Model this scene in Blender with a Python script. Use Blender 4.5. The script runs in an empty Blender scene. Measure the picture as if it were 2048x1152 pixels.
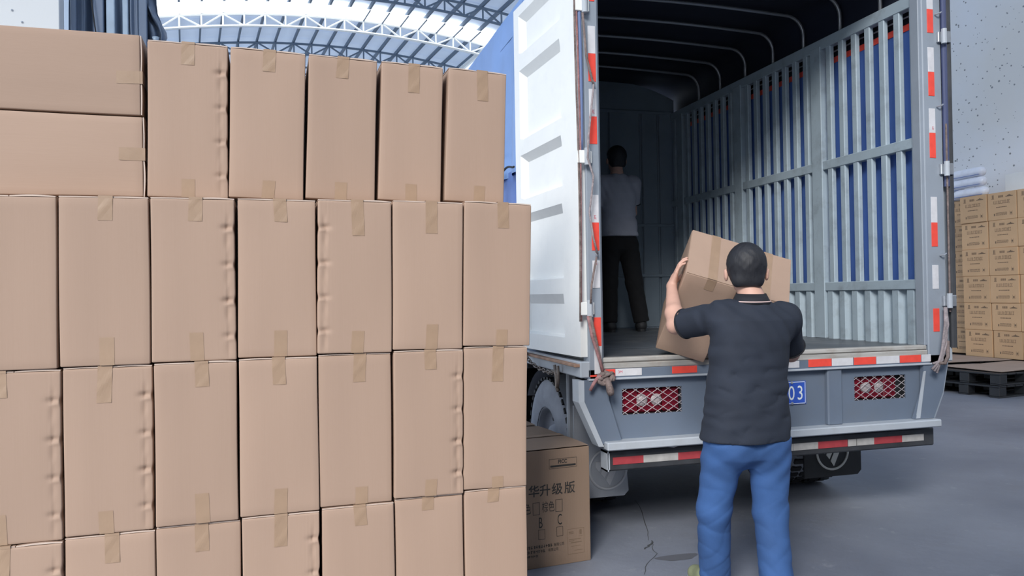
import bpy, bmesh, math, random
import numpy as np
from mathutils import Vector, Matrix

# ------------------------------------------------------------------ camera, sky, sun, exposure
SC = bpy.context.scene
COL = SC.collection
rad = math.radians
F_PX, YAW, PITCH, ROLL = 1553.4, rad(15.39), rad(0.55), rad(-0.944)
CAM = np.array([0.0, 0.0, 1.45])


def cam_axes():
    fwd = np.array([math.sin(YAW) * math.cos(PITCH), math.cos(YAW) * math.cos(PITCH), math.sin(PITCH)])
    right = np.array([math.cos(YAW), -math.sin(YAW), 0.0])
    up = np.cross(right, fwd)
    r = math.cos(ROLL) * right + math.sin(ROLL) * up
    u = math.cos(ROLL) * up - math.sin(ROLL) * right
    return r, u, fwd


_r, _u, _f = cam_axes()
cd = bpy.data.cameras.new('camera')
cam = bpy.data.objects.new('camera', cd)
COL.objects.link(cam)
cam.matrix_world = Matrix(((_r[0], _u[0], -_f[0], CAM[0]), (_r[1], _u[1], -_f[1], CAM[1]), (_r[2], _u[2], -_f[2], CAM[2]), (0, 0, 0, 1)))
cd.sensor_width = 36.0
cd.lens = F_PX / 2048 * 36
cd.clip_end = 300
SC.camera = cam

W = bpy.data.worlds.new('overcast_sky')
SC.world = W
W.use_nodes = True
bg = W.node_tree.nodes['Background']
bg.inputs[0].default_value = (0.78, 0.88, 1.0, 1)
bg.inputs[1].default_value = 1.15

sd = bpy.data.lights.new('sun', 'SUN')
sd.energy = 3.3
sd.angle = rad(22)
sd.color = (1.0, 0.97, 0.93)
sun = bpy.data.objects.new('sun', sd)
COL.objects.link(sun)
sun.rotation_euler = Vector((0.50, 0.75, -0.58)).to_track_quat('-Z', 'Y').to_euler()

vs = SC.view_settings
vs.view_transform = 'Standard'
vs.look = 'None'
vs.gamma = 1.0
vs.use_curve_mapping = False
vs.exposure = 0.30

rng = random.Random(7)

# ------------------------------------------------------------------ materials


def nt_mat(name, color, rough=0.6, metal=0.0, var=0.0, vscale=3.0, bump=0.0, bscale=40.0, stretch=(1, 1, 1), dark=None,
           dirt=0.0, dcol=(0.2, 0.2, 0.2), dscale=2.0, emit=None, rand=0.0, spec=None):
    m = bpy.data.materials.new(name)
    m.use_nodes = True
    nt = m.node_tree
    b = nt.nodes['Principled BSDF']
    b.inputs['Roughness'].default_value = rough
    b.inputs['Metallic'].default_value = metal
    if spec is not None:
        b.inputs['Specular IOR Level'].default_value = spec
    c4 = (*color, 1)
    b.inputs['Base Color'].default_value = c4
    L = nt.links
    tc = nt.nodes.new('ShaderNodeTexCoord')
    mp = nt.nodes.new('ShaderNodeMapping')
    mp.inputs['Scale'].default_value = stretch
    L.new(tc.outputs['Object'], mp.inputs['Vector'])
    last = None
    if var > 0:
        n = nt.nodes.new('ShaderNodeTexNoise')
        n.inputs['Scale'].default_value = vscale
        n.inputs['Detail'].default_value = 6
        L.new(mp.outputs[0], n.inputs['Vector'])
        r = nt.nodes.new('ShaderNodeValToRGB')
        r.color_ramp.elements[0].position = 0.3
        r.color_ramp.elements[1].position = 0.7
        r.color_ramp.elements[0].color = (*[max(0, c * (1 - var)) for c in color], 1)
        r.color_ramp.elements[1].color = (*[min(1, c * (1 + var)) for c in color], 1)
        L.new(n.outputs['Fac'], r.inputs['Fac'])
        last = r.outputs['Color']
    if dirt > 0:
        n = nt.nodes.new('ShaderNodeTexNoise')
        n.inputs['Scale'].default_value = dscale
        n.inputs['Detail'].default_value = 9
        n.inputs['Roughness'].default_value = 0.65
        L.new(tc.outputs['Object'], n.inputs['Vector'])
        r = nt.nodes.new('ShaderNodeValToRGB')
        r.color_ramp.elements[0].position = 0.5
        r.color_ramp.elements[1].position = 0.75
        r.color_ramp.elements[0].color = (0, 0, 0, 1)
        r.color_ramp.elements[1].color = (dirt, dirt, dirt, 1)
        L.new(n.outputs['Fac'], r.inputs['Fac'])
        mx = nt.nodes.new('ShaderNodeMix')
        mx.data_type = 'RGBA'
        L.new(r.outputs['Color'], mx.inputs[0])
        if last:
            L.new(last, mx.inputs[6])
        else:
            mx.inputs[6].default_value = c4
        mx.inputs[7].default_value = (*dcol, 1)
        last = mx.outputs[2]
    if rand > 0:
        oi = nt.nodes.new('ShaderNodeObjectInfo')
        mr = nt.nodes.new('ShaderNodeMapRange')
        mr.inputs[3].default_value = 1 - rand
        mr.inputs[4].default_value = 1 + rand
        L.new(oi.outputs['Random'], mr.inputs[0])
        hs = nt.nodes.new('ShaderNodeHueSaturation')
        L.new(mr.outputs[0], hs.inputs['Value'])
        if last:
            L.new(last, hs.inputs['Color'])
        else:
            hs.inputs['Color'].default_value = c4
        last = hs.outputs['Color']
    if last:
        L.new(last, b.inputs['Base Color'])
    if bump > 0:
        n = nt.nodes.new('ShaderNodeTexNoise')
        n.inputs['Scale'].default_value = bscale
        n.inputs['Detail'].default_value = 4
        L.new(mp.outputs[0], n.inputs['Vector'])
        bp = nt.nodes.new('ShaderNodeBump')
        bp.inputs['Strength'].default_value = bump
        bp.inputs['Distance'].default_value = 0.01
        L.new(n.outputs['Fac'], bp.inputs['Height'])
        L.new(bp.outputs[0], b.inputs['Normal'])
    if emit:
        b.inputs['Emission Color'].default_value = (*emit[0], 1)
        b.inputs['Emission Strength'].default_value = emit[1]
    return m


M = {}
M['kraft'] = nt_mat('kraft_board', (0.390, 0.272, 0.205), 0.72, var=0.04, vscale=1.6, bump=0.035, bscale=60, stretch=(3.2, 3.2, 0.05), rand=0.04, spec=0.3)
M['kraft_side'] = nt_mat('kraft_board_lying', (0.390, 0.272, 0.205), 0.72, var=0.04, vscale=1.6, bump=0.035, bscale=60, stretch=(0.05, 3.2, 3.2), rand=0.05, spec=0.3)
M['kraft_edge'] = nt_mat('kraft_cut_edge', (0.56, 0.45, 0.38), 0.8)
M['tape'] = nt_mat('brown_tape', (0.350, 0.238, 0.160), 0.42, var=0.05, vscale=14, bump=0.08, bscale=30)
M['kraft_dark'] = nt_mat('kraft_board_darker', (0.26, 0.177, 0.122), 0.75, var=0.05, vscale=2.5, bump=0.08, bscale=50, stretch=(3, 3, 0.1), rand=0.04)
M['kraft_gold'] = nt_mat('kraft_board_printed', (0.60, 0.385, 0.215), 0.75, var=0.05, vscale=2.5, rand=0.05)
M['print'] = nt_mat('black_print', (0.03, 0.028, 0.026), 0.7)
M['print_soft'] = nt_mat('faded_print', (0.19, 0.125, 0.078), 0.8)
M['concrete'] = None
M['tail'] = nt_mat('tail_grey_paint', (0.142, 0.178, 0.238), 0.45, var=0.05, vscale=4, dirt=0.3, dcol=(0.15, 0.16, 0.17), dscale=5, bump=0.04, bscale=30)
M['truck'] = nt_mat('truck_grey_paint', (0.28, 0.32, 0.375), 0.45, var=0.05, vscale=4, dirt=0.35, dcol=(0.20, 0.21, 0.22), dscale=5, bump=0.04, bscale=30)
M['truck_inner'] = nt_mat('truck_inside_paint', (0.36, 0.44, 0.50), 0.5, var=0.06, vscale=5, dirt=0.5, dcol=(0.14, 0.15, 0.17), dscale=7)
M['truck_light'] = nt_mat('truck_pale_paint', (0.44, 0.48, 0.53), 0.45, var=0.05, vscale=4, dirt=0.3, dcol=(0.3, 0.3, 0.3), dscale=6)
M['headboard'] = nt_mat('headboard_paint', (0.20, 0.25, 0.30), 0.6, var=0.1, vscale=3)
M['white_paint'] = nt_mat('white_door_paint', (0.90, 0.91, 0.89), 0.4, var=0.02, vscale=3, dirt=0.12, dcol=(0.5, 0.52, 0.55), dscale=8)
M['bed'] = nt_mat('bed_steel', (0.09, 0.10, 0.115), 0.45, var=0.2, vscale=5, dirt=0.5, dcol=(0.25, 0.24, 0.23), dscale=4)
M['bed_edge'] = nt_mat('bed_edge_worn', (0.42, 0.41, 0.39), 0.6, var=0.25, vscale=9, stretch=(0.3, 4, 4), dirt=0.45, dcol=(0.24, 0.17, 0.12), dscale=9)
M['tarp'] = nt_mat('blue_tarp', (0.085, 0.18, 0.52), 0.5, var=0.12, vscale=3, bump=0.3, bscale=6)
M['tarp_pale'] = nt_mat('faded_blue_tarp', (0.21, 0.36, 0.70), 0.5, var=0.08, vscale=3, bump=0.3, bscale=5)
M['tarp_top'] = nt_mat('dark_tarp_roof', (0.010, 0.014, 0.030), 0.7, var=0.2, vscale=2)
M['red_sticker'] = nt_mat('red_reflective_tape', (0.85, 0.085, 0.06), 0.35, var=0.08, vscale=20)
M['white_sticker'] = nt_mat('white_reflective_tape', (0.66, 0.66, 0.69), 0.35, var=0.06, vscale=18, dirt=0.25, dcol=(0.35, 0.35, 0.37), dscale=25)
M['red_dull'] = nt_mat('dull_red_tape', (0.38, 0.05, 0.06), 0.5, var=0.15, vscale=18)
M['grey_dull'] = nt_mat('dull_white_tape', (0.42, 0.41, 0.40), 0.55, var=0.15, vscale=18)
M['red_mark'] = nt_mat('red_mark', (0.6, 0.03, 0.08), 0.5)
M['navy_tube'] = nt_mat('navy_tube', (0.06, 0.075, 0.16), 0.5)
M['cord_blue'] = nt_mat('cord_blue', (0.14, 0.20, 0.38), 0.6)
M['steel'] = nt_mat('bright_steel', (0.55, 0.57, 0.60), 0.35, 0.8, var=0.1, vscale=20)
M['wire'] = nt_mat('grille_wire', (0.50, 0.46, 0.48), 0.5, 0.2)
M['dark_steel'] = nt_mat('dark_steel', (0.05, 0.053, 0.06), 0.55, 0.2, var=0.25, vscale=8)
M['rubber'] = nt_mat('black_rubber', (0.022, 0.023, 0.026), 0.65, var=0.2, vscale=8)
M['tyre'] = nt_mat('dusty_tyre', (0.30, 0.32, 0.37), 0.8, var=0.15, vscale=8, bump=0.1, bscale=30)
M['flap_grey'] = nt_mat('pale_mud_flap', (0.34, 0.365, 0.41), 0.75, var=0.1, vscale=6)  # pale grey for the left flap, guards and plate
M['flap_logo'] = nt_mat('flap_emblem', (0.48, 0.50, 0.54), 0.7)
M['flap_logo_white'] = nt_mat('flap_emblem_white', (0.55, 0.55, 0.52), 0.6)
M['red_lens'] = nt_mat('red_lamp_lens', (0.16, 0.008, 0.02), 0.15, var=0.2, vscale=30)
M['clear_lens'] = nt_mat('clear_lamp_lens', (0.36, 0.32, 0.33), 0.12, bump=0.4, bscale=140)
M['plate_blue'] = nt_mat('plate_blue', (0.035, 0.10, 0.50), 0.4)
M['plate_white'] = nt_mat('plate_white', (0.75, 0.80, 0.82), 0.45)
M['rope'] = nt_mat('worn_rope', (0.20, 0.155, 0.145), 0.9, var=0.35, vscale=30, bump=0.6, bscale=120)
M['rope_red'] = nt_mat('reddish_rope', (0.33, 0.17, 0.17), 0.9, var=0.3, vscale=30, bump=0.5, bscale=120)
M['rope_grey'] = nt_mat('grey_purple_rope', (0.30, 0.26, 0.27), 0.9, var=0.3, vscale=40, bump=0.5, bscale=120)
M['chain'] = nt_mat('rusty_chain', (0.22, 0.19, 0.17), 0.5, 0.6, var=0.3, vscale=30)
M['roof'] = nt_mat('roof_sheet', (0.70, 0.81, 0.98), 0.55, var=0.05, vscale=0.6)
M['skylight'] = nt_mat('skylight_sheet', (0.9, 0.9, 0.88), 0.5, emit=((1.0, 0.985, 0.95), 1.7))
M['truss_pale'] = nt_mat('lit_truss_steel', (0.88, 0.92, 0.94), 0.5)  # same steel as the other trusses, the skylight's brightness painted in
M['truss_dark'] = nt_mat('shadowed_truss_steel', (0.17, 0.23, 0.31), 0.6)  # truss steel with shade painted into the colour
M['purlin'] = nt_mat('purlin_steel', (0.13, 0.18, 0.25), 0.6)
M['white_wall'] = nt_mat('whitewashed_wall', (0.90, 0.89, 0.86), 0.7, var=0.02, vscale=1)
M['curtain'] = nt_mat('slate_plastic_sheet', (0.16, 0.21, 0.30), 0.35, var=0.25, vscale=1.2, stretch=(3, 3, 0.4), bump=0.2, bscale=5)
M['curtain_pale'] = nt_mat('pale_plastic_sheet', (0.40, 0.50, 0.60), 0.3, var=0.2, vscale=4)
M['spotted'] = None
M['foam'] = nt_mat('white_foam_board', (0.72, 0.74, 0.74), 0.8, var=0.02, vscale=4)
M['plastic_bag'] = nt_mat('white_plastic_roll', (0.76, 0.79, 0.88), 0.3, var=0.06, vscale=10, bump=0.3, bscale=25)
M['blue_bag'] = nt_mat('blue_plastic_edge', (0.14, 0.22, 0.5), 0.4)
M['pallet'] = nt_mat('black_pallet_plastic', (0.016, 0.018, 0.022), 0.5, var=0.2, vscale=8)
M['sheet_board'] = nt_mat('flattened_board', (0.33, 0.25, 0.205), 0.85, var=0.1, vscale=4, stretch=(0.6, 4, 1))
M['shirt'] = nt_mat('charcoal_polo_knit', (0.017, 0.023, 0.038), 0.85, var=0.12, vscale=9, bump=0.08, bscale=300)
M['shirt_trim'] = nt_mat('pale_pink_trim', (0.75, 0.55, 0.52), 0.8)
M['black_trim'] = nt_mat('black_trim_knit', (0.012, 0.013, 0.018), 0.8)
M['jeans'] = nt_mat('blue_denim', (0.038, 0.102, 0.27), 0.85, var=0.22, vscale=4, bump=0.1, bscale=250)
M['seam'] = nt_mat('denim_stitch', (0.10, 0.18, 0.34), 0.8)
M['skin'] = nt_mat('skin', (0.60, 0.36, 0.28), 0.55, var=0.06, vscale=12, spec=0.35)
M['hair'] = nt_mat('black_hair', (0.014, 0.015, 0.020), 0.62, bump=0.25, bscale=90, stretch=(1, 1, 0.2))
M['cap'] = nt_mat('black_cap_cloth', (0.016, 0.018, 0.026), 0.8, var=0.2, vscale=10)
M['shoe'] = nt_mat('olive_shoe', (0.20, 0.22, 0.13), 0.7, var=0.2, vscale=14)
M['sole'] = nt_mat('grey_sole', (0.42, 0.42, 0.40), 0.7)
M['eye'] = nt_mat('eye', (0.05, 0.04, 0.035), 0.2)
M['grey_tee'] = nt_mat('grey_tee_cloth', (0.42, 0.43, 0.50), 0.85, var=0.08, vscale=6)
M['black_cloth'] = nt_mat('black_trouser_cloth', (0.008, 0.008, 0.010), 0.9)
M['crack'] = nt_mat('crack_dirt', (0.055, 0.058, 0.065), 0.9)
M['floor_patch'] = nt_mat('dark_floor_patch', (0.12, 0.125, 0.145), 0.5)  # darker than the concrete around it
M['red_tab'] = nt_mat('orange_tab', (0.5, 0.14, 0.06), 0.7)
M['rust'] = nt_mat('rusty_strip', (0.36, 0.22, 0.15), 0.7, var=0.3, vscale=14)


def concrete():
    m = bpy.data.materials.new('floor_concrete')
    m.use_nodes = True
    nt = m.node_tree
    L = nt.links
    b = nt.nodes['Principled BSDF']
    tc = nt.nodes.new('ShaderNodeTexCoord')

    def noise(s, d, r=0.55):
        n = nt.nodes.new('ShaderNodeTexNoise')
        n.inputs['Scale'].default_value = s
        n.inputs['Detail'].default_value = d
        n.inputs['Roughness'].default_value = r
        L.new(tc.outputs['Object'], n.inputs['Vector'])
        return n.outputs['Fac']

    def ramp(src, p0, c0, p1, c1):
        r = nt.nodes.new('ShaderNodeValToRGB')
        r.color_ramp.elements[0].position = p0
        r.color_ramp.elements[1].position = p1
        r.color_ramp.elements[0].color = (*c0, 1)
        r.color_ramp.elements[1].color = (*c1, 1)
        L.new(src, r.inputs['Fac'])
        return r.outputs['Color']

    base = ramp(noise(0.9, 8), 0.3, (0.148, 0.163, 0.204), 0.7, (0.235, 0.254, 0.303))
    sp = ramp(noise(5.5, 10, 0.7), 0.60, (0, 0, 0), 0.74, (0.55, 0.55, 0.55))
    mx = nt.nodes.new('ShaderNodeMix')
    mx.data_type = 'RGBA'
    L.new(sp, mx.inputs[0])
    L.new(base, mx.inputs[6])
    mx.inputs[7].default_value = (0.38, 0.395, 0.43, 1)
    dk = ramp(noise(2.3, 9, 0.7), 0.56, (0, 0, 0), 0.72, (0.5, 0.5, 0.5))
    m2 = nt.nodes.new('ShaderNodeMix')
    m2.data_type = 'RGBA'
    L.new(dk, m2.inputs[0])
    L.new(mx.outputs[2], m2.inputs[6])
    m2.inputs[7].default_value = (0.17, 0.175, 0.195, 1)
    L.new(m2.outputs[2], b.inputs['Base Color'])
    b.inputs['Roughness'].default_value = 0.55
    bp = nt.nodes.new('ShaderNodeBump')
    bp.inputs['Strength'].default_value = 0.15
    bp.inputs['Distance'].default_value = 0.02
    L.new(noise(14, 8, 0.6), bp.inputs['Height'])
    L.new(bp.outputs[0], b.inputs['Normal'])
    return m


def spotted():
    m = bpy.data.materials.new('spotted_plaster')
    m.use_nodes = True
    nt = m.node_tree
    L = nt.links
    b = nt.nodes['Principled BSDF']
    tc = nt.nodes.new('ShaderNodeTexCoord')
    v = nt.nodes.new('ShaderNodeTexVoronoi')
    v.inputs['Scale'].default_value = 12.5
    v.inputs['Randomness'].default_value = 1.0
    L.new(tc.outputs['Object'], v.inputs['Vector'])
    wn = nt.nodes.new('ShaderNodeTexWhiteNoise')
    L.new(v.outputs['Position'], wn.inputs['Vector'])
    sub = nt.nodes.new('ShaderNodeMath')
    sub.operation = 'MULTIPLY'
    sub.inputs[1].default_value = 0.24
    L.new(wn.outputs['Value'], sub.inputs[0])
    lt = nt.nodes.new('ShaderNodeMath')
    lt.operation = 'LESS_THAN'
    L.new(v.outputs['Distance'], lt.inputs[0])
    L.new(sub.outputs[0], lt.inputs[1])
    n = nt.nodes.new('ShaderNodeTexNoise')
    n.inputs['Scale'].default_value = 0.6
    n.inputs['Detail'].default_value = 6
    L.new(tc.outputs['Object'], n.inputs['Vector'])
    r = nt.nodes.new('ShaderNodeValToRGB')
    r.color_ramp.elements[0].position = 0.35
    r.color_ramp.elements[1].position = 0.65
    r.color_ramp.elements[0].color = (0.76, 0.75, 0.73, 1)
    r.color_ramp.elements[1].color = (0.78, 0.80, 0.84, 1)
    L.new(n.outputs['Fac'], r.inputs['Fac'])
    mx = nt.nodes.new('ShaderNodeMix')
    mx.data_type = 'RGBA'
    L.new(lt.outputs[0], mx.inputs[0])
    L.new(r.outputs['Color'], mx.inputs[6])
    mx.inputs[7].default_value = (0.26, 0.27, 0.28, 1)
    L.new(mx.outputs[2], b.inputs['Base Color'])
    b.inputs['Roughness'].default_value = 0.85
    return m


M['concrete'] = concrete()
M['spotted'] = spotted()

# translucency added to the visible roof sheets to brighten their underside
M['roof_bright'] = nt_mat('brightened_roof_sheet', (0.70, 0.80, 0.96), 0.55, var=0.05, vscale=0.6)
_nt = M['roof_bright'].node_tree
_b = _nt.nodes['Principled BSDF']
_tr = _nt.nodes.new('ShaderNodeBsdfTranslucent')
_tr.inputs['Color'].default_value = (0.70, 0.82, 1.0, 1)
_mx = _nt.nodes.new('ShaderNodeMixShader')
_mx.inputs[0].default_value = 0.16
_nt.links.new(_b.outputs[0], _mx.inputs[1])
_nt.links.new(_tr.outputs[0], _mx.inputs[2])
_nt.links.new(_mx.outputs[0], _nt.nodes['Material Output'].inputs['Surface'])

# ------------------------------------------------------------------ mesh helpers
ORG = {}          # object name -> world location of its origin


def obj(name, verts, faces, mat, parent=None, loc=None, smooth=False, recalc=True, mats=None, fmat=None):
    """one mesh object; verts are world coordinates, the origin goes to loc (or the parent's)."""
    if parent is not None and loc is None:
        loc = ORG[parent.name]
    if loc is None:
        loc = (0, 0, 0)
    lx, ly, lz = loc
    me = bpy.data.meshes.new(name)
    me.from_pydata([(v[0] - lx, v[1] - ly, v[2] - lz) for v in verts], [], [tuple(f) for f in faces])
    for mm in (mats or [mat]):
        me.materials.append(mm)
    if fmat:
        me.polygons.foreach_set('material_index', fmat)
    if recalc:
        bm = bmesh.new()
        bm.from_mesh(me)
        bmesh.ops.recalc_face_normals(bm, faces=bm.faces)
        bm.to_mesh(me)
        bm.free()
    if smooth:
        me.polygons.foreach_set('use_smooth', [True] * len(me.polygons))
    me.update()
    o = bpy.data.objects.new(name, me)
    COL.objects.link(o)
    if parent is not None:
        o.parent = parent
        pl = ORG[parent.name]
        o.location = (lx - pl[0], ly - pl[1], lz - pl[2])
    else:
        o.location = loc
    ORG[o.name] = (lx, ly, lz)
    return o


def tag(o, label=None, cat=None, group=None, kind=None):
    if label:
        o['label'] = label
    if cat:
        o['category'] = cat
    if group:
        o['group'] = group
    if kind:
        o['kind'] = kind
    return o


def thing(name, label, cat, loc=(0, 0, 0), group=None):
    o = bpy.data.objects.new(name, None)
    COL.objects.link(o)
    o.location = loc
    o.empty_display_size = 0.1
    ORG[o.name] = tuple(loc)
    return tag(o, label, cat, group)


class MB:
    def __init__(s):
        s.v, s.f = [], []

    def add(s, vs_, fs_):
        n = len(s.v)
        s.v += [tuple(p) for p in vs_]
        s.f += [tuple(i + n for i in f) for f in fs_]
        return s

    def box(s, lo, hi, b=0.0, fr=None):
        """chamfered box between lo and hi; fr = 4x4 Matrix frame."""
        c = [(a + d) / 2 for a, d in zip(lo, hi)]
        h = [abs(d - a) / 2 for a, d in zip(lo, hi)]
        b = min(b, min(h) * 0.9)
        vs_, fs_ = [], []
        if b <= 0:
            for sx in (-1, 1):
                for sy in (-1, 1):
                    for sz in (-1, 1):
                        vs_.append((c[0] + sx * h[0], c[1] + sy * h[1], c[2] + sz * h[2]))
            fs_ = [(0, 1, 3, 2), (4, 6, 7, 5), (0, 4, 5, 1), (2, 3, 7, 6), (0, 2, 6, 4), (1, 5, 7, 3)]
        else:
            idx = {}
            for sx in (-1, 1):
                for sy in (-1, 1):
                    for sz in (-1, 1):
                        sg = (sx, sy, sz)
                        for a in range(3):
                            p = [c[k] + sg[k] * (h[k] - (0 if k == a else b)) for k in range(3)]
                            idx[(sg, a)] = len(vs_)
                            vs_.append(p)
            for a in range(3):
                u, w = (a + 1) % 3, (a + 2) % 3
                for s0 in (-1, 1):
                    q = []
                    for su, sw in ((-1, -1), (1, -1), (1, 1), (-1, 1)):
                        sg = [0, 0, 0]
                        sg[a], sg[u], sg[w] = s0, su, sw
                        q.append(idx[(tuple(sg), a)])
                    fs_.append(q)
                for su in (-1, 1):
                    for sw in (-1, 1):
                        s0, s1 = [0, 0, 0], [0, 0, 0]
                        s0[a], s0[u], s0[w] = -1, su, sw
                        s1[a], s1[u], s1[w] = 1, su, sw
                        fs_.append((idx[(tuple(s0), u)], idx[(tuple(s1), u)], idx[(tuple(s1), w)], idx[(tuple(s0), w)]))
            for sx in (-1, 1):
                for sy in (-1, 1):
                    for sz in (-1, 1):
                        fs_.append([idx[((sx, sy, sz), a)] for a in range(3)])
        if fr is not None:
            vs_ = [tuple(fr @ Vector(p)) for p in vs_]
        return s.add(vs_, fs_)

    def tube(s, pts, r, n=8, cap=True, closed=False):
        pts = [Vector(p) for p in pts]
        rr = r if isinstance(r, (list, tuple)) else [r] * len(pts)
        rings = []
        ref = None
        for i, p in enumerate(pts):
            if closed:
                t = pts[(i + 1) % len(pts)] - pts[i - 1]
            else:
                t = pts[min(i + 1, len(pts) - 1)] - pts[max(i - 1, 0)]
            t.normalize()
            if ref is None:
                ref = Vector((0, 0, 1)) if abs(t.z) < 0.9 else Vector((1, 0, 0))
            u = t.cross(ref)
            if u.length < 1e-5:
                u = t.cross(Vector((0, 1, 0)))
            u.normalize()
            w = u.cross(t).normalized()
            ref = w
            rings.append([tuple(p + (u * math.cos(a) + w * math.sin(a)) * rr[i]) for a in [2 * math.pi * k / n for k in range(n)]])
        vs_ = [q for rg in rings for q in rg]
        fs_ = []
        m = len(rings)
        for i in range(m if closed else m - 1):
            j = (i + 1) % m
            for k in range(n):
                fs_.append((i * n + k, i * n + (k + 1) % n, j * n + (k + 1) % n, j * n + k))
        if cap and not closed:
            fs_.append(tuple(range(n)))
            fs_.append(tuple(range((m - 1) * n, m * n)))
        return s.add(vs_, fs_)

    def prism(s, poly, d):
        """closed polygon (3D points) extruded by vector d."""
        n = len(poly)
        vs_ = [tuple(p) for p in poly] + [(p[0] + d[0], p[1] + d[1], p[2] + d[2]) for p in poly]
        fs_ = [tuple(range(n)), tuple(range(n, 2 * n))] + [(i, (i + 1) % n, n + (i + 1) % n, n + i) for i in range(n)]
        return s.add(vs_, fs_)

    def lathe(s, prof, origin, axis='x', n=32):
        """prof: (radius, along) list, open profile."""
        vs_, fs_ = [], []
        for k in range(n):
            a = 2 * math.pi * k / n
            for r, t in prof:
                if axis == 'x':
                    vs_.append((origin[0] + t, origin[1] + r * math.cos(a), origin[2] + r * math.sin(a)))
                elif axis == 'y':
                    vs_.append((origin[0] + r * math.cos(a), origin[1] + t, origin[2] + r * math.sin(a)))
                else:
                    vs_.append((origin[0] + r * math.cos(a), origin[1] + r * math.sin(a), origin[2] + t))
        m = len(prof)
        for k in range(n):
            for i in range(m - 1):
                fs_.append((k * m + i, k * m + i + 1, ((k + 1) % n) * m + i + 1, ((k + 1) % n) * m + i))
        return s.add(vs_, fs_)

    def grid(s, fn, us, ws):
        n0 = len(s.v)
        for u in us:
            for w in ws:
                s.v.append(tuple(fn(u, w)))
        nw = len(ws)
        for i in range(len(us) - 1):
            for j in range(nw - 1):
                s.f.append((n0 + i * nw + j, n0 + (i + 1) * nw + j, n0 + (i + 1) * nw + j + 1, n0 + i * nw + j + 1))
        return s

    def build(s, name, mat, parent=None, loc=None, smooth=False, recalc=True):
        return obj(name, s.v, s.f, mat, parent, loc, smooth, recalc)


def linspace(a, b, n):
    return [a + (b - a) * i / (n - 1) for i in range(n)]


def text_obj(name, txt, size, fr, mat, parent, align='LEFT', sx=1.0, bold=0.0):
    """flat printed text in the XY plane of frame fr."""
    c = bpy.data.curves.new(name, 'FONT')
    c.body = txt
    c.size = size
    c.align_x = align
    c.resolution_u = 3
    c.offset = bold
    t = bpy.data.objects.new(name + '_tmp', c)
    COL.objects.link(t)
    bpy.context.view_layer.update()
    me = bpy.data.meshes.new_from_object(t.evaluated_get(bpy.context.evaluated_depsgraph_get()))
    bpy.data.objects.remove(t)
    bpy.data.curves.remove(c)
    vs_ = [tuple(fr @ Vector((v.co[0] * sx, v.co[1], 0))) for v in me.vertices]
    fs_ = [tuple(p.vertices) for p in me.polygons]
    bpy.data.meshes.remove(me)
    return obj(name, vs_, fs_, mat, parent, recalc=False)


def frame(o, x, y):
    """4x4 frame with origin o and x, y axes (z = x cross y)."""
    x, y = Vector(x).normalized(), Vector(y).normalized()
    z = x.cross(y)
    return Matrix(((x.x, y.x, z.x, o[0]), (x.y, y.y, z.y, o[1]), (x.z, y.z, z.z, o[2]), (0, 0, 0, 1)))


# ------------------------------------------------------------------ the setting
WBX = -1.3
M['dull_wall'] = nt_mat('dull_plaster', (0.30, 0.30, 0.31), 0.9, var=0.08, vscale=0.8)
FX0, FX1, FY0, FY1 = -16, 16, -10, 62
fl = MB()
fl.box((FX0, FY0, -0.2), (FX1, FY1, 0.0))
floor = tag(fl.build('floor', M['concrete']), kind='structure')


def ribbon(name, pts, w, mat, z=0.0012):
    mb = MB()
    L_, R_ = [], []
    for i, p in enumerate(pts):
        q0, q1 = pts[max(0, i - 1)], pts[min(len(pts) - 1, i + 1)]
        dx, dy = q1[0] - q0[0], q1[1] - q0[1]
        n = math.hypot(dx, dy) or 1
        ww = w * (0.35 + 0.65 * math.sin(math.pi * (i + 0.5) / len(pts))) * rng.uniform(0.7, 1.2)
        L_.append((p[0] - dy / n * ww, p[1] + dx / n * ww, z))
        R_.append((p[0] + dy / n * ww, p[1] - dx / n * ww, z))
    vs_ = L_ + R_
    n = len(pts)
    mb.add(vs_, [(i, i + 1, n + i + 1, n + i) for i in range(n - 1)])
    return mb.build(name, mat, floor)


def wob(pts, k=3, a=0.012):
    out = []
    for i in range(len(pts) - 1):
        for j in range(k):
            t = j / k
            out.append((pts[i][0] * (1 - t) + pts[i + 1][0] * t + rng.uniform(-a, a), pts[i][1] * (1 - t) + pts[i + 1][1] * t + rng.uniform(-a, a)))
    out.append(pts[-1])
    return out


ribbon('crack', wob([(2.26, 5.05), (2.14, 4.63), (2.03, 4.34), (1.96, 4.2)]), 0.003, M['crack'])
ribbon('crack', wob([(1.985, 4.19), (1.93, 4.12), (1.87, 4.06)]), 0.008, M['crack'])
ribbon('crack', wob([(1.95, 4.12), (1.9, 3.98), (1.78, 3.83), (1.7, 3.7)]), 0.0025, M['crack'])
# dark patch beside the worker's shoe
mb = MB()
ring = [(1.985 + 0.115 * math.cos(a) * (1 + 0.25 * math.sin(3 * a)), 3.88 + 0.055 * math.sin(a) * (1 + 0.2 * math.cos(2 * a)), 0.0015) for a in linspace(0, 2 * math.pi, 25)[:-1]]
mb.add(ring, [tuple(range(len(ring)))])
mb.build('floor_patch', M['floor_patch'], floor)

# vaulted roof: lateral axis LA, long axis AX
BETA = rad(-7.4)
AX = Vector((math.sin(BETA), math.cos(BETA), 0))
LA = Vector((math.cos(BETA), -math.sin(BETA), 0))
KS = 0.85


def vault(l, s, dz=0.0):
    z = 1.45 + (15.75 - 1.45) * KS - 0.0126 * (l - 7.2) ** 2 + dz
    p = LA * l + AX * s
    return (p.x, p.y, z)


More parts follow.
